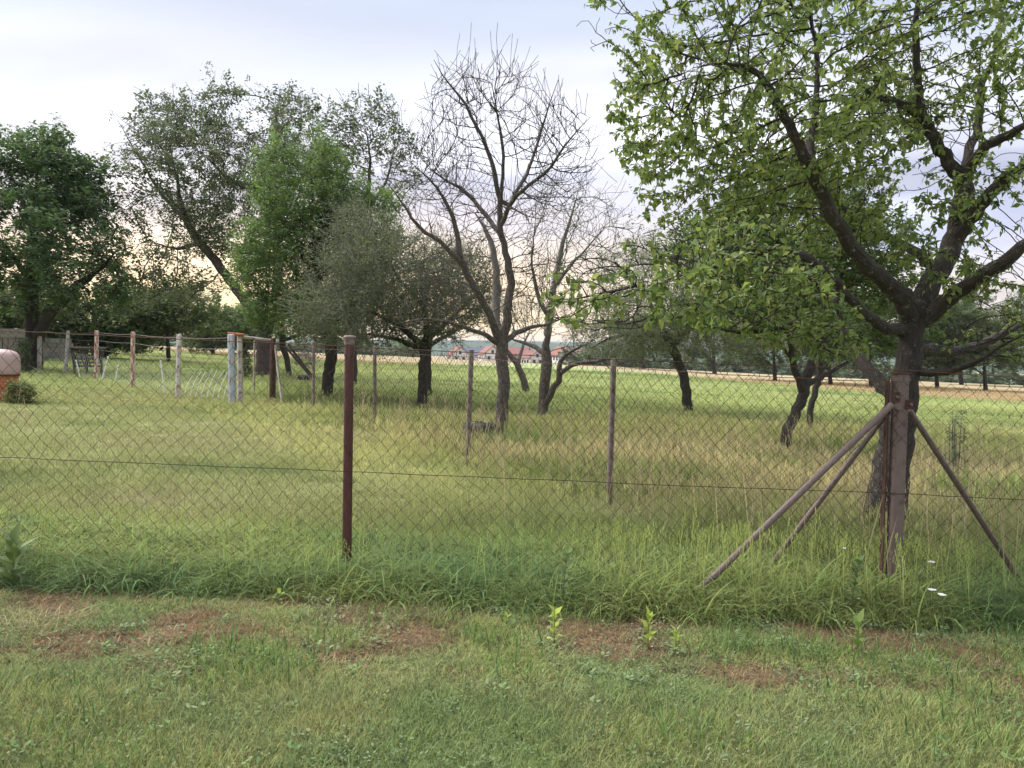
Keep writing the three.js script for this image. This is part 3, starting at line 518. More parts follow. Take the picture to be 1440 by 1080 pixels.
// dense green tree
tree('cherry_tree', 'dense bright green tree with dark leaning trunk behind the left fence post', 'tree', [458, 559], {
  seed: 110, step: .22, bark: BARK.dark, clump: .75, up: .15, maxN: 7500, infl: 3.4, kill: .33, leafR: .014, maxR: .1,
  limbs: [[[458, 559, 0, 11], [462, 528, 0, 10.5], [467, 497, 0, 11], [466, 470, 0, 10], [455, 430, 0, 7], [445, 370, 0, 5.5], [440, 300, 0, 4], [436, 230, 0, 2.5]], [[465, 475, 0, 8], [430, 450, -.5, 5], [395, 425, -.8, 4]], [[466, 470, 0, 7], [485, 430, .6, 5], [497, 370, .8, 4]], [[455, 425, 0, 5], [405, 370, .7, 4], [385, 310, .8, 3]]],
  blobs: [[432, 275, 0, 78, 85, 2, 560, .43], [396, 375, -.2, 66, 95, 2, 640, .41], [488, 360, .2, 72, 105, 2, 680, .41], [430, 440, 0, 92, 46, 2.2, 480, .40], [522, 335, .4, 44, 85, 1.8, 300, .42]],
  many: 4, leaf: { per: 3.2, gap: [1.2, .37], size: 1.25, tilt: 1.5, jit: .55, cols: [[.14, .21, .06], [.11, .175, .055], [.17, .245, .07]], geos: LEAF.mid },
});
// the old pear behind
tree('pear_tree', 'huge old pear tree with thick purple brown trunk and thin leaning boughs', 'tree', [374, 529], {
  seed: 111, step: .34, bark: BARK.old, twigBark: BARK.dark, clump: .42, up: .06, maxN: 6500, infl: 5, kill: .55, leafR: .022, tip: .008, spurs: { p: .3, len: .9, up: .2 }, maxR: .25,
  limbs: [[[374, 529, 0, 20], [373, 505, 0, 17], [373, 482, 0, 16], [366, 455, 0, 12], [345, 425, 0, 9], [322, 393, 0, 8.5], [298, 360, 0, 8], [275, 333, 0, 7.5], [258, 300, 0, 5.5], [250, 260, 0, 4], [240, 210, 0, 3]],
    [[372, 475, 0, 12], [385, 430, .5, 9], [392, 360, .8, 8], [388, 290, .9, 7], [375, 240, 1, 6], [390, 195, 1, 4.5], [385, 145, 1, 3]],
    [[376, 255, .9, 6], [345, 262, .6, 5], [315, 245, .2, 4], [285, 215, 0, 3]], [[282, 340, 0, 6], [250, 350, -.5, 4], [215, 340, -.9, 3]], [[385, 300, .9, 6], [430, 240, 1.5, 4.5], [445, 190, 1.6, 3]], [[262, 310, 0, 4], [225, 270, .6, 3], [195, 220, .8, 2], [165, 168, .9, 1.2]]],
  blobs: [[295, 250, 0, 120, 78, 3.8, 420, .46], [395, 196, .8, 80, 62, 3.2, 520, .42], [240, 310, -.3, 85, 65, 3, 270, .45], [250, 185, .4, 70, 50, 2.2, 190, .44], [350, 235, .5, 60, 60, 2.4, 170, .43], [345, 330, .2, 80, 60, 2.6, 150, .47], [330, 158, .6, 50, 38, 2, 80, .43], [250, 400, -.5, 80, 35, 2.4, 90, .46]],
  leaf: { per: 1.15, size: 1.3, tilt: 1.8, jit: .5, cols: GREEN.pear, geos: LEAF.pear },
});
tree('pear_tree', 'sparse grey leaved tree rising behind the dense green tree', 'tree', [497, 541], {
  seed: 112, step: .34, bark: BARK.dark, clump: .42, up: .1, maxN: 2200, infl: 5, kill: .5, leafR: .02, tip: .008, spurs: { p: .4, len: 1, up: .4 },
  limbs: [[[497, 541, 0, 7], [498, 490, 0, 6.5], [505, 400, 0, 5.5], [515, 300, 0, 4.5], [520, 220, 0, 3], [510, 165, 0, 1.6]], [[515, 300, 0, 3.5], [545, 250, .6, 2.6], [556, 200, .8, 1.6]]],
  blobs: [[520, 205, 0, 48, 70, 2, 200, .43], [555, 240, .3, 36, 60, 1.5, 100, .43], [480, 210, -.2, 32, 60, 1.6, 90, .43]], leaf: { per: .8, size: 1.2, tilt: 1.8, jit: .5, cols: GREEN.pear, geos: LEAF.pear },
});
tree('small_tree', 'low dark tree with slanting trunk just right of the thick pear trunk', 'tree', [408, 530], {
  seed: 113, step: .34, bark: BARK.dark, clump: .5, maxN: 1500, infl: 4, kill: .5, leafR: .02,
  limbs: [[[408, 530, 0, 4.5], [403, 505, 0, 5.5], [397, 480, 0, 6], [398, 455, 0, 5], [405, 420, 0, 3]], [[398, 478, 0, 4], [425, 470, .5, 4], [450, 465, .8, 2.5]]],
  blobs: [[410, 440, 0, 60, 38, 2.4, 330, .4]], leaf: { per: 1.5, size: 1.3, tilt: 1.5, jit: .4, cols: GREEN.dark, geos: LEAF.big },
});
// the big dark tree at the left edge
tree('walnut_tree', 'big dark green tree with massive forked black trunk at the left edge', 'tree', [45, 519], {
  seed: 114, step: .34, bark: BARK.dark, clump: .4, up: .04, maxN: 6500, infl: 5, kill: .52, leafR: .021, tip: .008, maxR: .28,
  limbs: [[[45, 519, 0, 20], [45, 495, 0, 17], [45, 465, 0, 15], [45, 430, 0, 11], [44, 380, 0, 8], [44, 330, 0, 6.5], [50, 270, 0, 4.5], [55, 205, 0, 2.5]], [[50, 480, 0, 12], [66, 450, -.3, 10], [86, 424, -.6, 9], [112, 399, -1, 8], [140, 380, -1.3, 5], [165, 350, -1.5, 3]], [[45, 400, 0, 6], [10, 350, -.6, 5], [-30, 300, -1, 3]], [[44, 340, 0, 5], [80, 290, .8, 4], [110, 250, 1.2, 3]]],
  blobs: [[45, 265, 0, 72, 75, 3.6, 560, .41], [100, 330, -.4, 62, 75, 3.2, 480, .42], [10, 380, -.3, 70, 65, 3, 400, .43], [-40, 290, 0, 70, 80, 3.2, 250, .42], [125, 400, -1, 45, 50, 2.4, 230, .42], [55, 195, 0, 38, 28, 1.6, 80, .4], [110, 245, .4, 35, 35, 1.8, 100, .42]],
  many: 3.5, leaf: { per: 2.9, gap: [.75, .42], size: 1.35, tilt: 1.3, jit: .6, cols: GREEN.dark, geos: LEAF.big },
});
// background orchard trees
function backTree(label, px, py, halfW, topY, botY, seed, cols, dens = 1, group) {
  const midY = (topY + botY) / 2, ry = (botY - topY) / 2;
  tree('orchard_tree', label, 'tree', [px, py], { seed, step: .6, bark: BARK.dark, clump: .25, maxN: 1100, infl: 8, kill: .85, leafR: .035, tip: .013, maxR: .3,
    limbs: [[[px, py, 0, 4], [px - 1, mix(py, botY, .8), 0, 3.5], [px - 2, mix(botY, midY, .5), 0, 2.5], [px + 3, topY + ry * .5, 0, 1.5]], [[px, botY + 2, 0, 2.5], [px - halfW * .5, midY + ry * .4, .6, 1.5]], [[px, botY + 2, 0, 2.5], [px + halfW * .5, midY + ry * .3, -.6, 1.5]]],
    blobs: [[px - halfW * .35, midY + ry * .2, 0, halfW * .62, ry * .85, 3.2, 90 * dens, .4], [px + halfW * .35, midY, .5, halfW * .62, ry * .9, 3.2, 90 * dens, .4], [px, midY - ry * .3, 0, halfW * .5, ry * .7, 2.8, 60 * dens, .42]],
    leaf: { per: 6, size: .8, tilt: 1.4, jit: 1.3, cols, geos: LEAF.far } }, group);
}
const BG = [[.105, .165, .05], [.085, .14, .046], [.125, .185, .055]], BG2 = [[.13, .185, .06], [.15, .205, .068], [.11, .16, .056]];
backTree('small round tree with thin trunk standing in the far lawn left of the pear', 237, 509, 66, 398, 476, 201, BG2, 1.3);
backTree('low bushy tree filling the gap right of the massive black trunk', 150, 505, 58, 395, 492, 202, BG, 1.5);
backTree('far tree behind the wooden rack at the left', 100, 503, 46, 425, 496, 203, BG2, 1.2);
backTree('far tree behind the plank fence at the left edge', 8, 503, 55, 400, 494, 204, BG2, 1.5);
backTree('far bushy tree just left of the painted gate posts', 300, 499, 48, 430, 490, 205, BG2, 1.4);
backTree('far bushy tree behind the thick pear trunk', 345, 500, 40, 428, 490, 206, BG, 1.3);
backTree('pale far tree between the small round tree and the bushy gap tree', 192, 501, 42, 430, 492, 207, BG2, 1.2);
backTree('wide umbrella shaped tree in the tan strip at the right edge', 1386, 549, 84, 425, 528, 208, BG2, 1.3);
backTree('umbrella shaped tree in the tan strip seen right of the plum trunk', 1318, 546, 66, 420, 526, 209, BG, 1.3);
backTree('low tree in the tan strip left of the plum trunk', 1225, 545, 66, 405, 520, 210, BG, 1.3);
backTree('low far tree behind the crooked young tree', 1090, 535, 76, 415, 516, 211, BG, 1.2);
backTree('bushy tree just left of the plum trunk beyond the field', 1168, 541, 70, 395, 522, 213, BG2, 1.4);
backTree('bushy tree between the two umbrella shaped trees at right', 1352, 541, 60, 400, 524, 214, BG, 1.4);
backTree('far tree behind the curved brown trunk', 1005, 526, 66, 425, 510, 215, BG2, 1.3);
backTree('far tree left of the curved brown trunk', 905, 519, 60, 440, 504, 216, BG, 1.2);
backTree('far tree at the right edge behind the umbrella shaped trees', 1450, 545, 70, 400, 524, 212, BG, 1.2);
// a far-off wood that reads as one mass
{
  const r = RNG(301), geos = [sprayGeo(20, 26, 5, 2.2, 1.6), sprayGeo(21, 26, 6, 2.4, 1.7)];
  geos.forEach((g, k) => {
    const list = [];
    for (let i = 0; i < 420; i++) { const px = i % 3 ? mix(800, 1500, r()) : mix(-60, 590, r()), d = mix(260, 420, r()), p = at(px, 500, d), y0 = hgt(p.x, p.z); for (let j = 0; j < 3; j++) list.push([p.x + (r() - .5) * 7, y0 + 2 + j * 2.2 + r() * 2, p.z + (r() - .5) * 7]); }
    const im = new THREE.InstancedMesh(g, leafMat, list.length);
    list.forEach(([x, y, z], i) => { _q.setFromEuler(_e.set(r() * .6, r() * 6.28, r() * .6)); const s = .7 + .6 * r(); _m.compose(V(x, y, z), _q, V(s, s, s)); im.setMatrixAt(i, _m); const v = .8 + .5 * r(); im.setColorAt(i, _c.setRGB(.075 * v, .115 * v, .045 * v)); });
    im.name = numbered('far_wood'); tag(im, 'dark wood on the far side of the field', null, null, 'stuff'); scene.add(im);
  });
}

// ---------------------------------------------------------------- village houses in the valley
const plaster = (r, g, b) => new THREE.MeshStandardMaterial({ color: lin(r, g, b), roughness: .9 });
const roofTex = tex(128, 128, (u, v) => { const n = fbm(u * 16, v * 16, 4, 3, 16), row = Math.abs((v * 16) % 1 - .5); const k = .7 + .5 * n - .2 * (row > .4); return gray(k); });
const roofM = (r, g, b) => new THREE.MeshStandardMaterial({ color: lin(r, g, b), map: roofTex, roughness: .85 });
const dark = new THREE.MeshStandardMaterial({ color: lin(.03, .035, .04), roughness: .25 });
function house(label, px, ridgePy, d, w, len, hw, turn, wallM, rM) {
  const top = at(px, ridgePy, d), rise = w * .42, p = V(top.x, top.y - rise - hw, top.z), t = thing('house', p, label, 'house'); t.rotation.y = turn;
  const s = new THREE.Shape([new THREE.Vector2(-w / 2, -6), new THREE.Vector2(w / 2, -6), new THREE.Vector2(w / 2, hw), new THREE.Vector2(0, hw + rise), new THREE.Vector2(-w / 2, hw)]);
  const g = new THREE.ExtrudeGeometry(s, { depth: len, bevelEnabled: false }); g.translate(0, 0, -len / 2); part('wall', g, wallM, t);
  const sl = Math.hypot(w / 2, rise) + .6, an = Math.atan2(rise, w / 2), roof = [];
  for (const sd of [-1, 1]) { const b = new THREE.BoxGeometry(sl, .22, len + 1); b.translate(sl / 2 - .02, 0, 0); b.rotateZ(-an); if (sd < 0) b.rotateY(Math.PI); b.translate(0, hw + rise + .16, 0); roof.push(b); }
  const rf = part('roof', mergeGeometries(roof), rM, t); const ch = new THREE.BoxGeometry(.7, 1.6, .7); ch.translate(w * .18, hw + rise + .1, len * .2); part('chimney', ch, plaster(.35, .2, .16), rf);
  const wg = new THREE.BoxGeometry(1.1, 1.4, .12);
  for (const z of [-1, 1]) for (const [x, y] of [[-w * .2, hw - 1.6], [w * .2, hw - 1.6], [0, hw + rise * .3]]) { const m = part('window', wg, dark, t); m.position.set(x, y, z * (len / 2 + .02)); }
  for (const x of [-1, 1]) for (let k = -1; k <= 1; k++) { const m = part('window', wg, dark, t); m.rotation.y = Math.PI / 2; m.position.set(x * (w / 2 + .02), hw - 1.6, k * len * .28); }
}
const white = plaster(.72, .71, .68), cream = plaster(.6, .55, .45), red = roofM(.27, .115, .095), redB = roofM(.22, .10, .09), slate = roofM(.12, .14, .18);
house('red roofed house with white gable, leftmost in the village', 644, 488, 330, 8, 7, 3.6, .35, white, red);
house('house with long grey slate roof in the village', 668, 489, 345, 8, 11, 3.4, 1.35, white, slate);
house('white gabled house under red roof left of the dead tree trunk', 689, 487, 335, 8, 9, 4, .3, white, red);
house('red roofed house seen between the two dead trees', 727, 489, 345, 8, 11, 3.6, 1.2, cream, red);
house('low dark red roofed house between the two dead tree trunks', 749, 493, 320, 7, 8, 3, .5, white, redB);
house('white house with pinkish red roof right of the dead trees', 791, 488, 330, 8, 9, 4, .45, white, red);
house('white gabled house at the right end of the village', 812, 491, 345, 8, 10, 3.6, .9, white, redB);

// ---------------------------------------------------------------- fences
function rustTex(seed, a, b, c, amt, streak) { return tex(128, 512, (u, v) => { const n = fbm(u * 8, v * 16 * (streak ? .25 : 1), seed, 5, 4), m = fbm(u * 16, v * 32, seed + 4, 4, 16), t = sstep(1 - amt - .12, 1 - amt + .12, n * .75 + m * .3); return a.map((x, q) => mix(mix(x, b[q], m), c[q], t)); }); }
const pitBump = tex(256, 256, (u, v) => gray(fbm(u * 32, v * 32, 3, 4, 32)), false);
const metal = (map, rough = .7) => new THREE.MeshStandardMaterial({ map, roughness: rough, metalness: .15, bumpMap: pitBump, bumpScale: .0025 });
const metalFar = (map, rough) => { map.repeat.set(1, .35); return metal(map, rough); };
const M = {
  maroon: metal(rustTex(1, [.075, .022, .022], [.115, .042, .038], [.15, .075, .07], .26), .5),
  mauve: metal(rustTex(2, [.15, .105, .095], [.205, .15, .137], [.095, .05, .042], .24), .6),
  grey: metal(rustTex(3, [.20, .165, .15], [.27, .22, .205], [.13, .07, .05], .36), .65),
  rust: metal(rustTex(4, [.075, .035, .025], [.13, .06, .04], [.05, .025, .02], .4), .8),
  redWhite: metalFar(rustTex(5, [.34, .08, .05], [.42, .16, .11], [.58, .52, .48], .45), .7),
  whiteRed: metalFar(rustTex(6, [.50, .47, .44], [.62, .6, .57], [.30, .15, .11], .36), .7),
  blue: metalFar(rustTex(7, [.36, .42, .49], [.46, .51, .57], [.42, .22, .18], .34), .65),
  orange: metal(rustTex(8, [.50, .16, .07], [.58, .26, .12], [.28, .10, .06], .4), .85),
  pink: metal(rustTex(9, [.42, .29, .28], [.52, .37, .36], [.24, .13, .12], .28), .6),
  wire: new THREE.MeshStandardMaterial({ color: lin(.045, .035, .028), roughness: .7, metalness: .3 }),
  wireRust: new THREE.MeshStandardMaterial({ color: lin(.11, .05, .035), roughness: .8, metalness: .2 }),
  pole: new THREE.MeshStandardMaterial({ color: lin(.42, .37, .30), roughness: .8 }),
  white: new THREE.MeshStandardMaterial({ color: lin(.72, .74, .72), roughness: .6 }),
};
function pipe(a, b, r, sides = 14, r2 = r) { const t = new Tubes(), n = 8, P = [], Q = []; for (let i = 0; i <= n; i++) { P.push(a.clone().lerp(b, i / n)); Q.push(mix(r, r2, i / n)); } t.add(P, Q, sides); const e = b.clone().sub(a).normalize(); t.add([b.clone(), b.clone().addScaledVector(e, r * .12), b.clone().addScaledVector(e, r * .2)], [r2, r2 * .8, .0005], sides); return t.geo(); }
function netting(line, cw, ch, h0, h1, wr, o, seed) {                                   // woven zigzag wires along a ground line
  const t = new Tubes(), cum = [0]; for (let i = 1; i < line.length; i++) cum.push(cum[i - 1] + Math.hypot(line[i].x - line[i - 1].x, line[i].z - line[i - 1].z));
  const total = cum[cum.length - 1], cols = Math.floor(total / (cw / 2)), rows = Math.floor((h1 - h0) / (ch / 2)), r = RNG(seed);
  const place = (s, y, off) => { s = clamp(s, 0, total - 1e-4); let i = 1; while (cum[i] < s) i++; const a = line[i - 1], b = line[i], u = (s - cum[i - 1]) / (cum[i] - cum[i - 1]), x = mix(a.x, b.x, u), z = mix(a.z, b.z, u), L = cum[i] - cum[i - 1], nx = -(b.z - a.z) / L, nz = (b.x - a.x) / L; const sag = .05 * Math.sin(Math.PI * u) + (vnoise(s * .9, y * 1.5, seed) - .5) * .13 + (vnoise(s * 2.7, y * 3.5, seed + 5) - .5) * .03; return V(x + nx * (off + sag), mix(a.y, b.y, u) + y, z + nz * (off + sag)); };
  for (let i = 0; i < cols; i++) {
    const P = [], Q = [];
    for (let k = 0; k <= rows; k++) { const side = (k + i) % 2, jx = (vnoise(i * .21 + 3, k * .33, seed) - .5) * cw * .42, jy = (vnoise(i * .16, k * .27 + 9, seed + 1) - .5) * ch * .6; P.push(place((i + side) * cw / 2 + jx, h0 + k * ch / 2 + jy - .028 * Math.sin(i * .013 * Math.PI) * k / rows, (side ? 1 : -1) * wr * .9)); Q.push(wr); }
    const e = P[P.length - 1]; P.push(V(e.x + (r() - .5) * .008, e.y + .022 + .012 * r(), e.z)); Q.push(wr * .9);
    t.add(P, Q, 3, 0, false);
  }
  const g = t.geo(); g.translate(-o.x, -o.y, -o.z); return g;
}
function wireGeo(line, h, wr, o, sag = .012, seed = 1, sides = 5) { const t = new Tubes(); for (let i = 1; i < line.length; i++) { const P = [], Q = [], n = Math.max(6, Math.round(line[i].distanceTo(line[i - 1]) / .12)); for (let k = 0; k <= n; k++) { const u = k / n, p = line[i - 1].clone().lerp(line[i], u); p.y += h - sag * 4 * u * (1 - u) + (vnoise(k * .7 + i * 31, seed) - .5) * .006; P.push(p.sub(o)); Q.push(wr); } t.add(P, Q, sides); } return t.geo(); }
// front fence
{
  const pA = ground(490, 800), o = pA, t = thing('chain_link_fence', o, 'rusty chain link front fence with a dark red round post and a braced corner post', 'fence');
  const lx = x => { const p = V(x, 0, 0); const k = (x - pA.x) / (cornerP.x - pA.x); p.z = mix(pA.z, cornerP.z, k) + (k < 0 ? -k * .12 : 0); p.y = mix(pA.y, cornerP.y, clamp(k, 0, 1)); if (k < 0) p.y = pA.y - .0275 * (x - pA.x) * 1.1; if (k > 1) p.y = cornerP.y - .03 * (x - cornerP.x); return p; };
  const line = [lx(-5.6), lx(pA.x), lx(cornerP.x), lx(6.2)];
  part('netting', netting(line, .102, .104, .06, 1.56, .0020, o, 5), M.wire, t);
  const rel = (v) => v.clone().sub(o);
  part('tension_wire', wireGeo(line, 1.565, .003, o, .012, 3), M.wireRust, t); part('tension_wire', wireGeo(line, .69, .0026, o, .006, 8), M.wire, t);
  // dark red post with a rolled cap
  const pb = V(-.012, -.2, 0), ptop = at(491.5, 474, depthOf(pA) + .0).sub(o); const post = part('post', pipe(pb, ptop, .033, 20), M.maroon, t);
  const cap = new THREE.LatheGeometry([[0, .012], [.030, .011], [.043, .006], [.045, -.002], [.041, -.008], [.038, -.04], [.0375, -.055]].map(p => new THREE.Vector2(...p)), 22); cap.translate(ptop.x, ptop.y, ptop.z); part('post_cap', cap, M.grey, post);
  // braced corner post: box section with an angle iron and a top plate
  const cp = rel(cornerP), D = depthOf(cornerP), ct = at(1267, 526, D).sub(o), up = ct.clone().sub(cp).normalize(), H = ct.distanceTo(cp);
  const holder = new THREE.Group(); holder.name = 'corner_post'; holder.position.copy(cp); holder.quaternion.setFromUnitVectors(V(0, 1, 0), up); t.add(holder);
  const box = (w, h, d, x, y, z, ry = 0) => { const s = new THREE.Shape(); const b = Math.min(w, d) * .08; s.moveTo(-w / 2 + b, -d / 2); s.lineTo(w / 2 - b, -d / 2); s.lineTo(w / 2, -d / 2 + b); s.lineTo(w / 2, d / 2 - b); s.lineTo(w / 2 - b, d / 2); s.lineTo(-w / 2 + b, d / 2); s.lineTo(-w / 2, d / 2 - b); s.lineTo(-w / 2, -d / 2 + b); const g = new THREE.ExtrudeGeometry(s, { depth: h, bevelEnabled: false, steps: 4 }); g.rotateX(-Math.PI / 2); g.rotateY(ry); g.translate(x, y, z); return g; };
  const uvm = g => { const p = g.attributes.position, u = g.attributes.uv; for (let i = 0; i < p.count; i++) u.setXY(i, (p.getX(i) + p.getZ(i)) * 3, p.getY(i) * .9); return g; };
  part('steel_box', uvm(box(.084, H + .2, .08, 0, -.2, 0, .06)), M.mauve, holder);
  part('top_plate', box(.105, .012, .105, 0, H + .001, 0, .06), M.rust, holder);
  part('angle_iron', uvm(mergeGeometries([box(.008, H + .16, .05, -.072, -.2, -.04), box(.026, H + .16, .008, -.060, -.2, -.07)])), M.rust, holder);
  const tie = new THREE.TorusGeometry(.072, .0035, 6, 20); tie.rotateX(Math.PI / 2); tie.scale(.82, 1, .82); tie.translate(0, .69, 0); part('wire_tie', tie, M.wire, holder);
  const tie2 = tie.clone(); tie2.translate(0, .85, 0); part('wire_tie', tie2, M.wireRust, holder);
  const bolt = new THREE.CylinderGeometry(.026, .026, .05, 6); bolt.rotateX(Math.PI / 2); bolt.translate(-.045, H - .235, .06); part('bolt', bolt, M.mauve, holder);
  const head = (px, py, dd) => at(px, py, D + dd).sub(o);
  const br = (a, b, r) => part('brace', pipe(a, b, r, 14), M.mauve, t);
  for (const [dx, h] of [[-.05, H - .2], [.045, H - .25]]) { const pl = box(.05, .07, .012, dx, h, .048); part('clamp_plate', pl, M.rust, holder); const bt = new THREE.CylinderGeometry(.011, .011, .02, 6); bt.rotateX(Math.PI / 2); bt.translate(dx, h + .035, .064); part('bolt', bt, M.grey, holder); }
  for (const h of [.72, 1.2, 1.6]) { const w = new THREE.TorusGeometry(.041, .003, 5, 18); w.rotateX(Math.PI / 2 + .15); w.translate(-.006, h - .1, 0); part('wire_tie', w, M.wire, post); }
  const footA = ground(975, 838), footB = ground(1080, 800), footC = ground(1438, 822);
  br(rel(footA), head(1254, 569, -.10), .0225); br(rel(footB), head(1250, 577, .08), .021); br(rel(footC), head(1279, 577, .05), .021);
}
// side fence, running away to the back
{
  const o = S2.clone(), t = thing('side_fence', o, 'side fence of thin grey pipe posts and netting running back from the braced corner', 'fence');
  const line = [cornerP, S1, S2, S3, S4, S5];
  part('netting', netting(line, .105, .105, .04, 1.46, .0019, o, 15), M.wire, t);
  part('tension_wire', wireGeo(line, 1.48, .003, o, .02, 4), M.wireRust, t);
  [[S1, 863, 505, .031], [S2, 663, 492, .034], [S3, 527, 487, .034], [S4, 441, 480, .032]].forEach(([p, x, y, r]) => { const top = at(x, y, depthOf(p)).sub(o), po = part('post', pipe(p.clone().sub(o).add(V(0, -.15, 0)), top, r, 12), M.grey, t); const c = new THREE.CylinderGeometry(r * 1.12, r * 1.12, .02, 12); c.translate(top.x, top.y - .55 + .02 * r, top.z); part('collar', c, M.rust, po); });
  const top = at(384, 476, depthOf(S5)).sub(o); part('post', pipe(S5.clone().sub(o).add(V(0, -.1, 0)), top, .085, 12, .07), M.rust, t);
  part('brace', pipe(ground(397, 572).sub(o), at(387, 486, depthOf(S5) - .1).sub(o), .03, 8), M.pole, t);
  part('brace', pipe(ground(357, 556).sub(o), at(358, 479, depthOf(ground(357, 556))).sub(o), .03, 8), M.pole, t);
}
// far garden fence with flaking red and white posts
{
  const P = [[338, 568, 337, 473, .065, 'whiteRed'], [327, 569, 325, 471, .085, 'blue'], [250, 559, 252, 471, .06, 'whiteRed'], [187, 545, 187, 467, .06, 'redWhite'], [135, 533, 136, 465, .065, 'redWhite'], [92, 524, 96, 465, .06, 'whiteRed'], [55, 520, 56, 463, .085, 'whiteRed'], [22, 517, 23, 462, .06, 'whiteRed']];
  const bases = P.map(q => ground(q[0], q[1])), o = bases[2].clone(), t = thing('garden_fence', o, 'far garden fence of flaking red and white posts with thin wires', 'fence'), tops = [];
  P.forEach((q, i) => { const top = at(q[2], q[3], depthOf(bases[i])); tops.push(top); part('post', pipe(bases[i].clone().sub(o).add(V(0, -.1, 0)), top.clone().sub(o), q[4], 10), M[q[5]], t); });
  part('cross_bar', pipe(tops[1].clone().sub(o).add(V(-.1, .03, 0)), tops[0].clone().sub(o).add(V(.1, .03, 0)), .04, 8), M.orange, t);
  part('top_rail', pipe(tops[0].clone().sub(o), at(383, 479, depthOf(S5)).sub(o), .035, 8), M.whiteRed, t);
  const wl = tops.slice(1); const add = (dy, r, nm) => part('fence_wire', wireGeo(wl.map(p => p.clone().add(V(0, dy, 0))), 0, r, o, .03, 6, 4), M.grey, t);
  add(-.06, .005); add(-.32, .0045); add(-.62, .004);
  part('netting', netting(bases.slice(1), .30, .30, .02, .9, .0022, o, 25), M.white, t, 'stuff');
  const ins = new THREE.SphereGeometry(.09, 10, 8); ins.translate(...tops[6].clone().sub(o).add(V(.2, -.05, 0)).toArray()); part('insulator', ins, M.white, t);
}
// white stakes leaning by the far fence
[[[142, 536], [152, 502], 'white stake leaning right beside the second red post'], [[232, 553], [226, 508], 'white stake leaning left between the red post and the pale post'], [[113, 531], [107, 507], 'short white stake in front of the wooden rack'], [[60, 522], [40, 514], 'white pole lying in the grass at the foot of the thick pale post'], [[161, 538], [166, 514], 'thin white stake leaning in the netting left of the tall red post']].forEach(([f, h, label], i) => {
  const b = ground(...f), D = depthOf(b), t = thing('white_stake', b, label, 'stake'); const top = at(h[0], h[1], D).sub(b); part('shaft', pipe(V(0, -.05, 0), top, .019, 8), M.white, t); const c = new THREE.CylinderGeometry(.03, .03, .05, 8); c.translate(top.x, top.y, top.z); part('end_cap', c, M.white, t);
});
// fallen white garden net behind the fence
{
  const b = ground(290, 560), D = depthOf(b), t = thing('garden_net', b, 'sagging white plastic net with leaning strands left of the painted gate posts', 'net'), tb = new Tubes(), r = RNG(8);
  for (let i = 0; i < 9; i++) { const x = 258 + i * 8, a = at(x, 560 + (r() - .5) * 4, D).sub(b), m = at(x + 6, 540, D + .2).sub(b), c = at(x + 14 + r() * 5, 520 + r() * 5, D + .5).sub(b); a.y = Math.max(a.y, -.05); const cv = new THREE.CatmullRomCurve3([a, m, c]); tb.add(cv.getPoints(8), Array(9).fill(.008), 4); }
  part('strands', tb.geo(), M.white, t);
}
// ---------------------------------------------------------------- things in the garden
const woodTex = tex(128, 512, (u, v) => { const g = fbm(u * 32, v * 4, 2, 4, 4), k = .5 + .8 * g; return [.20 * k, .175 * k, .15 * k]; });
const wood = new THREE.MeshStandardMaterial({ map: woodTex, roughness: .9 }), woodDark = new THREE.MeshStandardMaterial({ map: woodTex, color: lin(.38, .33, .3), roughness: .95 });
function bar(a, b, w, h) { const L = a.distanceTo(b), g = new THREE.BoxGeometry(w, L, h), d = b.clone().sub(a).normalize(); g.applyQuaternion(new THREE.Quaternion().setFromUnitVectors(V(0, 1, 0), d)); const c = a.clone().lerp(b, .5); g.translate(c.x, c.y, c.z); return g; }
{ // plank fence at the left edge
  const b = ground(10, 520), D = depthOf(b), s = D / FPX, t = thing('plank_fence', b, 'grey wooden plank fence behind the rusty tank at the left edge', 'fence'), r = RNG(3);
  for (let i = 0; i < 12; i++) { const x = (-62 + i * 7.6) * s, g = new THREE.BoxGeometry(6.5 * s, 1.2 + .06 * r(), .025); const m = part('plank', g, wood, t); m.position.set(x, .62, .05 * r()); }
  const rl = new THREE.BoxGeometry(94 * s, .34, .05); const m = part('top_board', rl, wood, t); m.position.set(-20 * s, 1.38, .06);
}
{ // grey wall remnant
  const b = ground(80, 508), D = depthOf(b), s = D / FPX, t = thing('block_wall', b, 'low grey block wall behind the far garden fence', 'wall'), r = RNG(6), gs = [new THREE.BoxGeometry(6.4 * s, 6.2 * s, .22), new THREE.BoxGeometry(6.2 * s, 6 * s, .24)], mt = [plaster(.2, .19, .18), plaster(.16, .15, .145), plaster(.22, .17, .15)];
  for (let j = 0; j < 5; j++) for (let i = 0; i < 6; i++) { const m = part('block', gs[(i + j) % 2], mt[Math.floor(r() * 3)], t); m.position.set((-18 + i * 6.7 + (j % 2) * 3) * s, (3 + j * 6.5) * s, (r() - .5) * .02); }
}
{ // wooden rack
  const b = ground(120, 526), D = depthOf(b), t = thing('wooden_rack', b, 'dark wooden rack of crossed bars behind the red fence posts', 'rack'); const q = (x, y, dd = 0) => at(x, y, D + dd).sub(b);
  for (const x of [101, 122, 143]) for (const dd of [0, .7]) part('leg', bar(q(x + (x < 110 ? 5 : 0), 528, dd), q(x, 488, dd), .07, .07), woodDark, t);
  for (let k = 0; k < 6; k++) for (const dd of [-.05, .75]) part('slat', bar(q(98 + k, 489.5 + k * 5, dd), q(147 - k, 490 + k * 5, dd), .075, .04), woodDark, t);
  for (let k = 0; k < 5; k++) part('cross_bar', bar(q(100 + k * 9, 490, -.1), q(112 + k * 8, 516, .8), .05, .05), woodDark, t);
  part('top_bar', bar(q(97, 488, -.1), q(149, 489, -.1), .06, .09), wood, t);
}
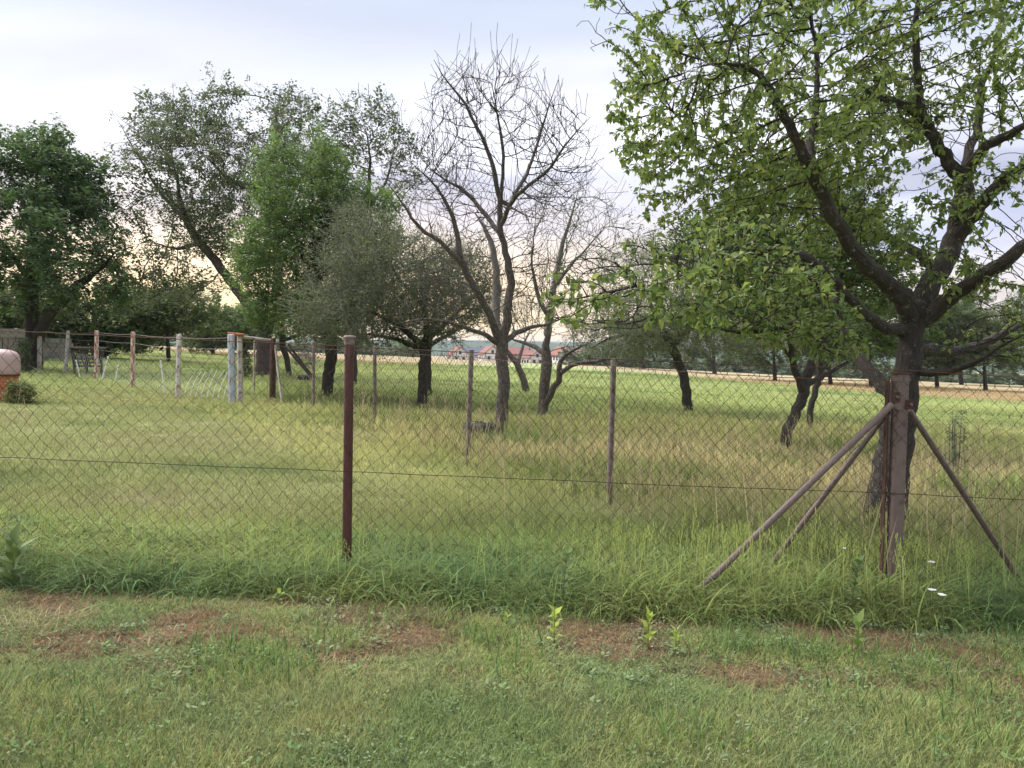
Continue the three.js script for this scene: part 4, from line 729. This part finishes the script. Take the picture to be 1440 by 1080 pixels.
{ // rusty tank
  const b = ground(2, 562), D = depthOf(b), s = D / FPX, t = thing('rusty_tank', b, 'pinkish rusty round tank on an orange rusty metal base at the left edge', 'tank');
  const prof = [[0, 0], [.30, .0], [.36, .03], [.372, .10], [.372, .36], [.35, .46], [.29, .53], [.17, .575], [0, .59]].map(p => new THREE.Vector2(p[0] * 23 * s / .372, p[1])); const g = new THREE.LatheGeometry(prof, 36); g.translate(0, 33 * s, 0); part('drum', g, M.pink, t);
  const bs = []; for (let i = 0; i < 10; i++) { const a = i / 10 * 6.283, w = new THREE.BoxGeometry(2 * 20 * s * Math.sin(Math.PI / 10) * 1.0, 36 * s, .02); w.translate(0, 17 * s, 20 * s * Math.cos(Math.PI / 10)); w.rotateY(a); bs.push(w); }
  part('base', mergeGeometries(bs), M.orange, t); const rim = new THREE.TorusGeometry(22.4 * s, .018, 6, 36); rim.rotateX(Math.PI / 2); rim.translate(0, 35 * s, 0); part('rim', rim, M.rust, t);
}
function leafyBush(name, label, cat, px, py, wpx, hpx, n, cols, geos, size, seed, upr = 0) {
  const b = ground(px, py), s = depthOf(b) / FPX, t = thing(name, b, label, cat), r = RNG(seed), tb = new Tubes(), im = new THREE.InstancedMesh(geos[0], leafMat, n);
  for (let i = 0; i < 14; i++) { const a = r() * 6.28, x = Math.cos(a) * wpx * s * .5 * r(), z = Math.sin(a) * wpx * s * .4 * r(), h = hpx * s * (.6 + .4 * r()); tb.add([V(x * .5, -.03, z * .5), V(x * .8, h * .5, z * .8), V(x, h, z)], [.008, .006, .003], 4); }
  part('stems', tb.geo(), BARK.lichen, t);
  for (let i = 0; i < n; i++) { const a = r() * 6.28, q = Math.sqrt(r()), hh = r(), k = 1 - hh * (.5 - .3 * upr); _q.setFromEuler(_e.set((r() - .5), r() * 6.28, (r() - .5))); const sc = size * (.6 + .7 * r()); _m.compose(V(Math.cos(a) * q * wpx * s * .5 * k, hh * hpx * s, Math.sin(a) * q * wpx * s * .45 * k), _q, V(sc, sc, sc)); im.setMatrixAt(i, _m); const c = cols[Math.floor(r() * cols.length)], v = .8 + .4 * r(); im.setColorAt(i, _c.setRGB(c[0] * v, c[1] * v, c[2] * v)); }
  im.name = 'foliage'; im.userData.kind = 'stuff'; im.castShadow = im.receiveShadow = true; t.add(im); return t;
}
const YEL = [[.17, .20, .045], [.13, .17, .045], [.2, .22, .06]];
leafyBush('nettle_patch', 'yellow green nettle patch at the foot of the rusty tank', 'bush', 30, 567, 52, 28, 260, YEL, LEAF.mid, .8, 1);
leafyBush('tall_weed_clump', 'tall pale green weed clump beside the leftmost fence post', 'weeds', 34, 524, 22, 46, 160, [[.10, .15, .05], [.13, .17, .06]], LEAF.mid, 1.3, 2, 1);
leafyBush('shrub', 'brownish low shrub between the painted gate posts and the pear trunk', 'bush', 344, 531, 26, 36, 120, [[.10, .10, .05], [.07, .085, .04]], LEAF.mid, 1.5, 3);
leafyBush('shrub', 'grey twiggy heap between the pear trunk and the dense green tree', 'bush', 430, 519, 50, 22, 180, [[.13, .115, .10], [.17, .15, .135]], LEAF.mid, 1.6, 4);
{ // slanting beams under the dense tree
  const b = ground(441, 534), D = depthOf(b), t = thing('slanting_ladder', b, 'dark wooden ladder leaning under the trees right of the pear trunk', 'ladder'), q = (x, y, dd) => at(x, y, D + dd).sub(b);
  part('rail', bar(q(441, 534, 0), q(400, 486, .2), .09, .07), woodDark, t); part('rail', bar(q(438, 528, .5), q(405, 484, .6), .09, .07), woodDark, t);
  for (let k = 1; k < 7; k++) part('rung', bar(q(441 - 41 * k / 7, 534 - 48 * k / 7, 0), q(439 - 34 * k / 7, 529 - 44 * k / 7, .5), .04, .04), woodDark, t);
  const b2 = ground(395, 532), D2 = depthOf(b2), t2 = thing('pale_pole', b2, 'long pale pole lying on the grass below the ladder', 'pole'); part('shaft', pipe(at(372, 528.5, D2 + .2).sub(b2), at(421, 532.5, D2 - .2).sub(b2), .04, 8), M.pole, t2); part('end_cap', pipe(at(420, 532.4, D2 - .2).sub(b2), at(422, 532.6, D2 - .2).sub(b2), .05, 8), M.pole, t2);
  const b3 = ground(427, 535), D3 = depthOf(b3), s3 = D3 / FPX, t3 = thing('handcart', b3, 'small grey handcart with dark wheels at the foot of the ladder', 'cart'); const bd = new THREE.BoxGeometry(14 * s3, 5 * s3, 9 * s3); bd.translate(0, 5 * s3, 0); part('body', bd, M.grey, t3); const wg = new THREE.TorusGeometry(2.4 * s3, .9 * s3, 8, 16); for (const x of [-5, 5]) for (const z of [-4.6, 4.6]) { const w = part('wheel', wg, dark, t3); w.position.set(x * s3, 2.8 * s3, z * s3); }
}
{ // old tyre lying by the dead tree
  const b = ground(674, 616), t = thing('old_tyre', b, 'black old tyre lying in the grass at the foot of the tall dead tree', 'tyre'); const g = new THREE.TorusGeometry(.23, .095, 12, 32); g.rotateX(Math.PI / 2); g.scale(1, 1.25, 1); g.translate(0, .16, 0); part('tread', g, new THREE.MeshStandardMaterial({ color: lin(.022, .023, .026), roughness: .8, bumpMap: pitBump, bumpScale: .01 }), t);
  const rb = new THREE.TorusGeometry(.16, .02, 8, 28); rb.rotateX(Math.PI / 2); rb.translate(0, .27, 0); part('bead', rb, dark, t);
}
// ---------------------------------------------------------------- single plants
function sapling(name, label, px, py, h, n, L, W, cols, seed, spread = .6, lean = 0) {
  const b = ground(px, py), t = thing(name, b, label, 'plant'), r = RNG(seed), st = new Tubes(); st.add([V(0, -.02, 0), V(lean * .4, h * .5, 0), V(lean, h, 0)], [.004, .003, .0015], 6); part('stem', st.geo(), new THREE.MeshStandardMaterial({ color: lin(.12, .14, .05), roughness: .8 }), t);
  const mats = cols.map(c => new THREE.MeshPhysicalMaterial({ color: lin(...c), roughness: .9, transmission: .4, thickness: 0, side: THREE.DoubleSide })), gg = [leafGeo(L, W, .25, .4), leafGeo(L * .8, W * .85, .3, .7), leafGeo(L * 1.15, W, .2, .3)]; gg.forEach(g => g.deleteAttribute('color'));
  for (let i = 0; i < n; i++) { const k = (i + .6) / n, m = part('leaf', gg[i % 3], mats[i % mats.length], t); m.position.set(lean * k, h * k, 0); m.rotation.set(-spread + .5 * (r() - .5) - k * .5, i * 2.4 + r(), .4 * (r() - .5), 'YXZ'); }
}
const LIME = [[.36, .46, .05], [.30, .41, .055], [.42, .50, .07]];
sapling('sapling', 'lime green sapling in the brown strip in the middle of the verge', 779, 908, .19, 13, .06, .04, LIME, 1, .4);
sapling('sapling', 'lime green bushy sapling in the brown strip, tallest of the verge', 911, 912, .18, 18, .06, .036, LIME, 2, .7);
sapling('sapling', 'low lime green sapling just right of the tallest one', 950, 920, .13, 13, .05, .034, LIME, 3, .6);
sapling('sapling', 'pale green sapling at the edge of the long grass left of the corner post', 1206, 918, .17, 12, .085, .05, [[.20, .29, .05], [.19, .27, .06]], 4, .6);
sapling('sapling', 'tiny lime green seedling at the edge of the long grass at left', 392, 850, .08, 6, .05, .03, LIME, 5, .4);
sapling('sapling', 'tiny lime green seedling left of the middle sapling', 712, 880, .06, 5, .04, .025, LIME, 6, .4);
sapling('dock_plant', 'broad leaved dock plant in the long grass at the left edge', 18, 824, .26, 16, .16, .085, [[.13, .20, .05], [.10, .17, .05], [.16, .23, .06]], 7, .7);
sapling('bramble', 'leafy green bramble in the long grass left of the corner post foot', 1195, 862, .34, 20, .075, .055, [[.12, .19, .05], [.15, .22, .055]], 8, .5, .05);
sapling('bramble', 'leafy green weed in the long grass right of the middle', 790, 852, .34, 20, .07, .05, [[.11, .18, .05], [.14, .2, .05]], 9, .5, .03);
leafyBush('tall_weed', 'tall dark weed standing in the meadow right of the braced post', 'weed', 1342, 690, 34, 112, 70, [[.16, .20, .10], [.14, .18, .085]], LEAF.mid, .55, 9, .2);
[[1310, 800, 790, 'white flower head right of the corner post, topmost of the three'], [1311, 845, 829, 'white flower head right of the corner post foot, lower left of the three'], [1325, 850, 836, 'white flower head right of the corner post foot, lower right of the three'], [1188, 790, 771, 'small white flower in the grass left of the corner post']].forEach(([x, y, ty, label], i) => {
  const b = ground(x, y + 40), D = depthOf(b), t = thing('white_flower', b, label, 'flower'), top = at(x, ty, D).sub(b), st = new Tubes(); st.add([V(0, 0, 0), top.clone().multiplyScalar(.5).add(V(.01, 0, 0)), top], [.003, .0025, .002], 5); part('stem', st.geo(), new THREE.MeshStandardMaterial({ color: lin(.12, .17, .06), roughness: .8 }), t);
  const gs = [], r = RNG(i + 50), n = i < 3 ? 26 : 8; for (let k = 0; k < n; k++) { const a = k * 2.4, q = Math.sqrt(k / n) * (i < 3 ? .022 : .011), g = new THREE.IcosahedronGeometry(.0048, 1); g.scale(1, .6, 1); g.translate(top.x + Math.cos(a) * q, top.y + .004 * r() - q * .12, top.z + Math.sin(a) * q); gs.push(g); }
  part('flower_head', mergeGeometries(gs), M.white, t);
});
{ // dry stalks standing in the meadow and a heap of cut hay at left
  const r = RNG(61), list = [], g = sward_geo(88, { n: 2, h: .34, hv: .3, spread: .02, w: .0028, lean: .35, curl: .2, straw: 1, seg: 4, seed: 1 });
  for (let i = 0; i < 1200; i++) { const z = -5.2 - 10 * r(), x = (r() - .5) * 2 * (-z * .69); if (behindSide(x, z) < -.8 && r() > .05) continue; list.push([x, z, .7 + .6 * r(), 1, [.42, .38, .24]]); }
  scatter('dry_stalks', 'single pale dry grass stalks standing above the sward', [g], list);
  const hay = [], hg = sward_geo(89, { n: 26, h: .26, hv: .5, spread: .12, w: .003, lean: 2.4, curl: .12, straw: 0, seg: 3 }); const b = ground(0, 880);
  for (let i = 0; i < 34; i++) hay.push([b.x - .15 + r() * .45, b.z + (r() - .5) * .22, .7 + .5 * r(), .6, [.40, .33, .2]]);
  scatter('cut_hay', 'pale heap of cut hay on the verge at the left edge', [hg], hay);
}
renderer.render(scene, camera);
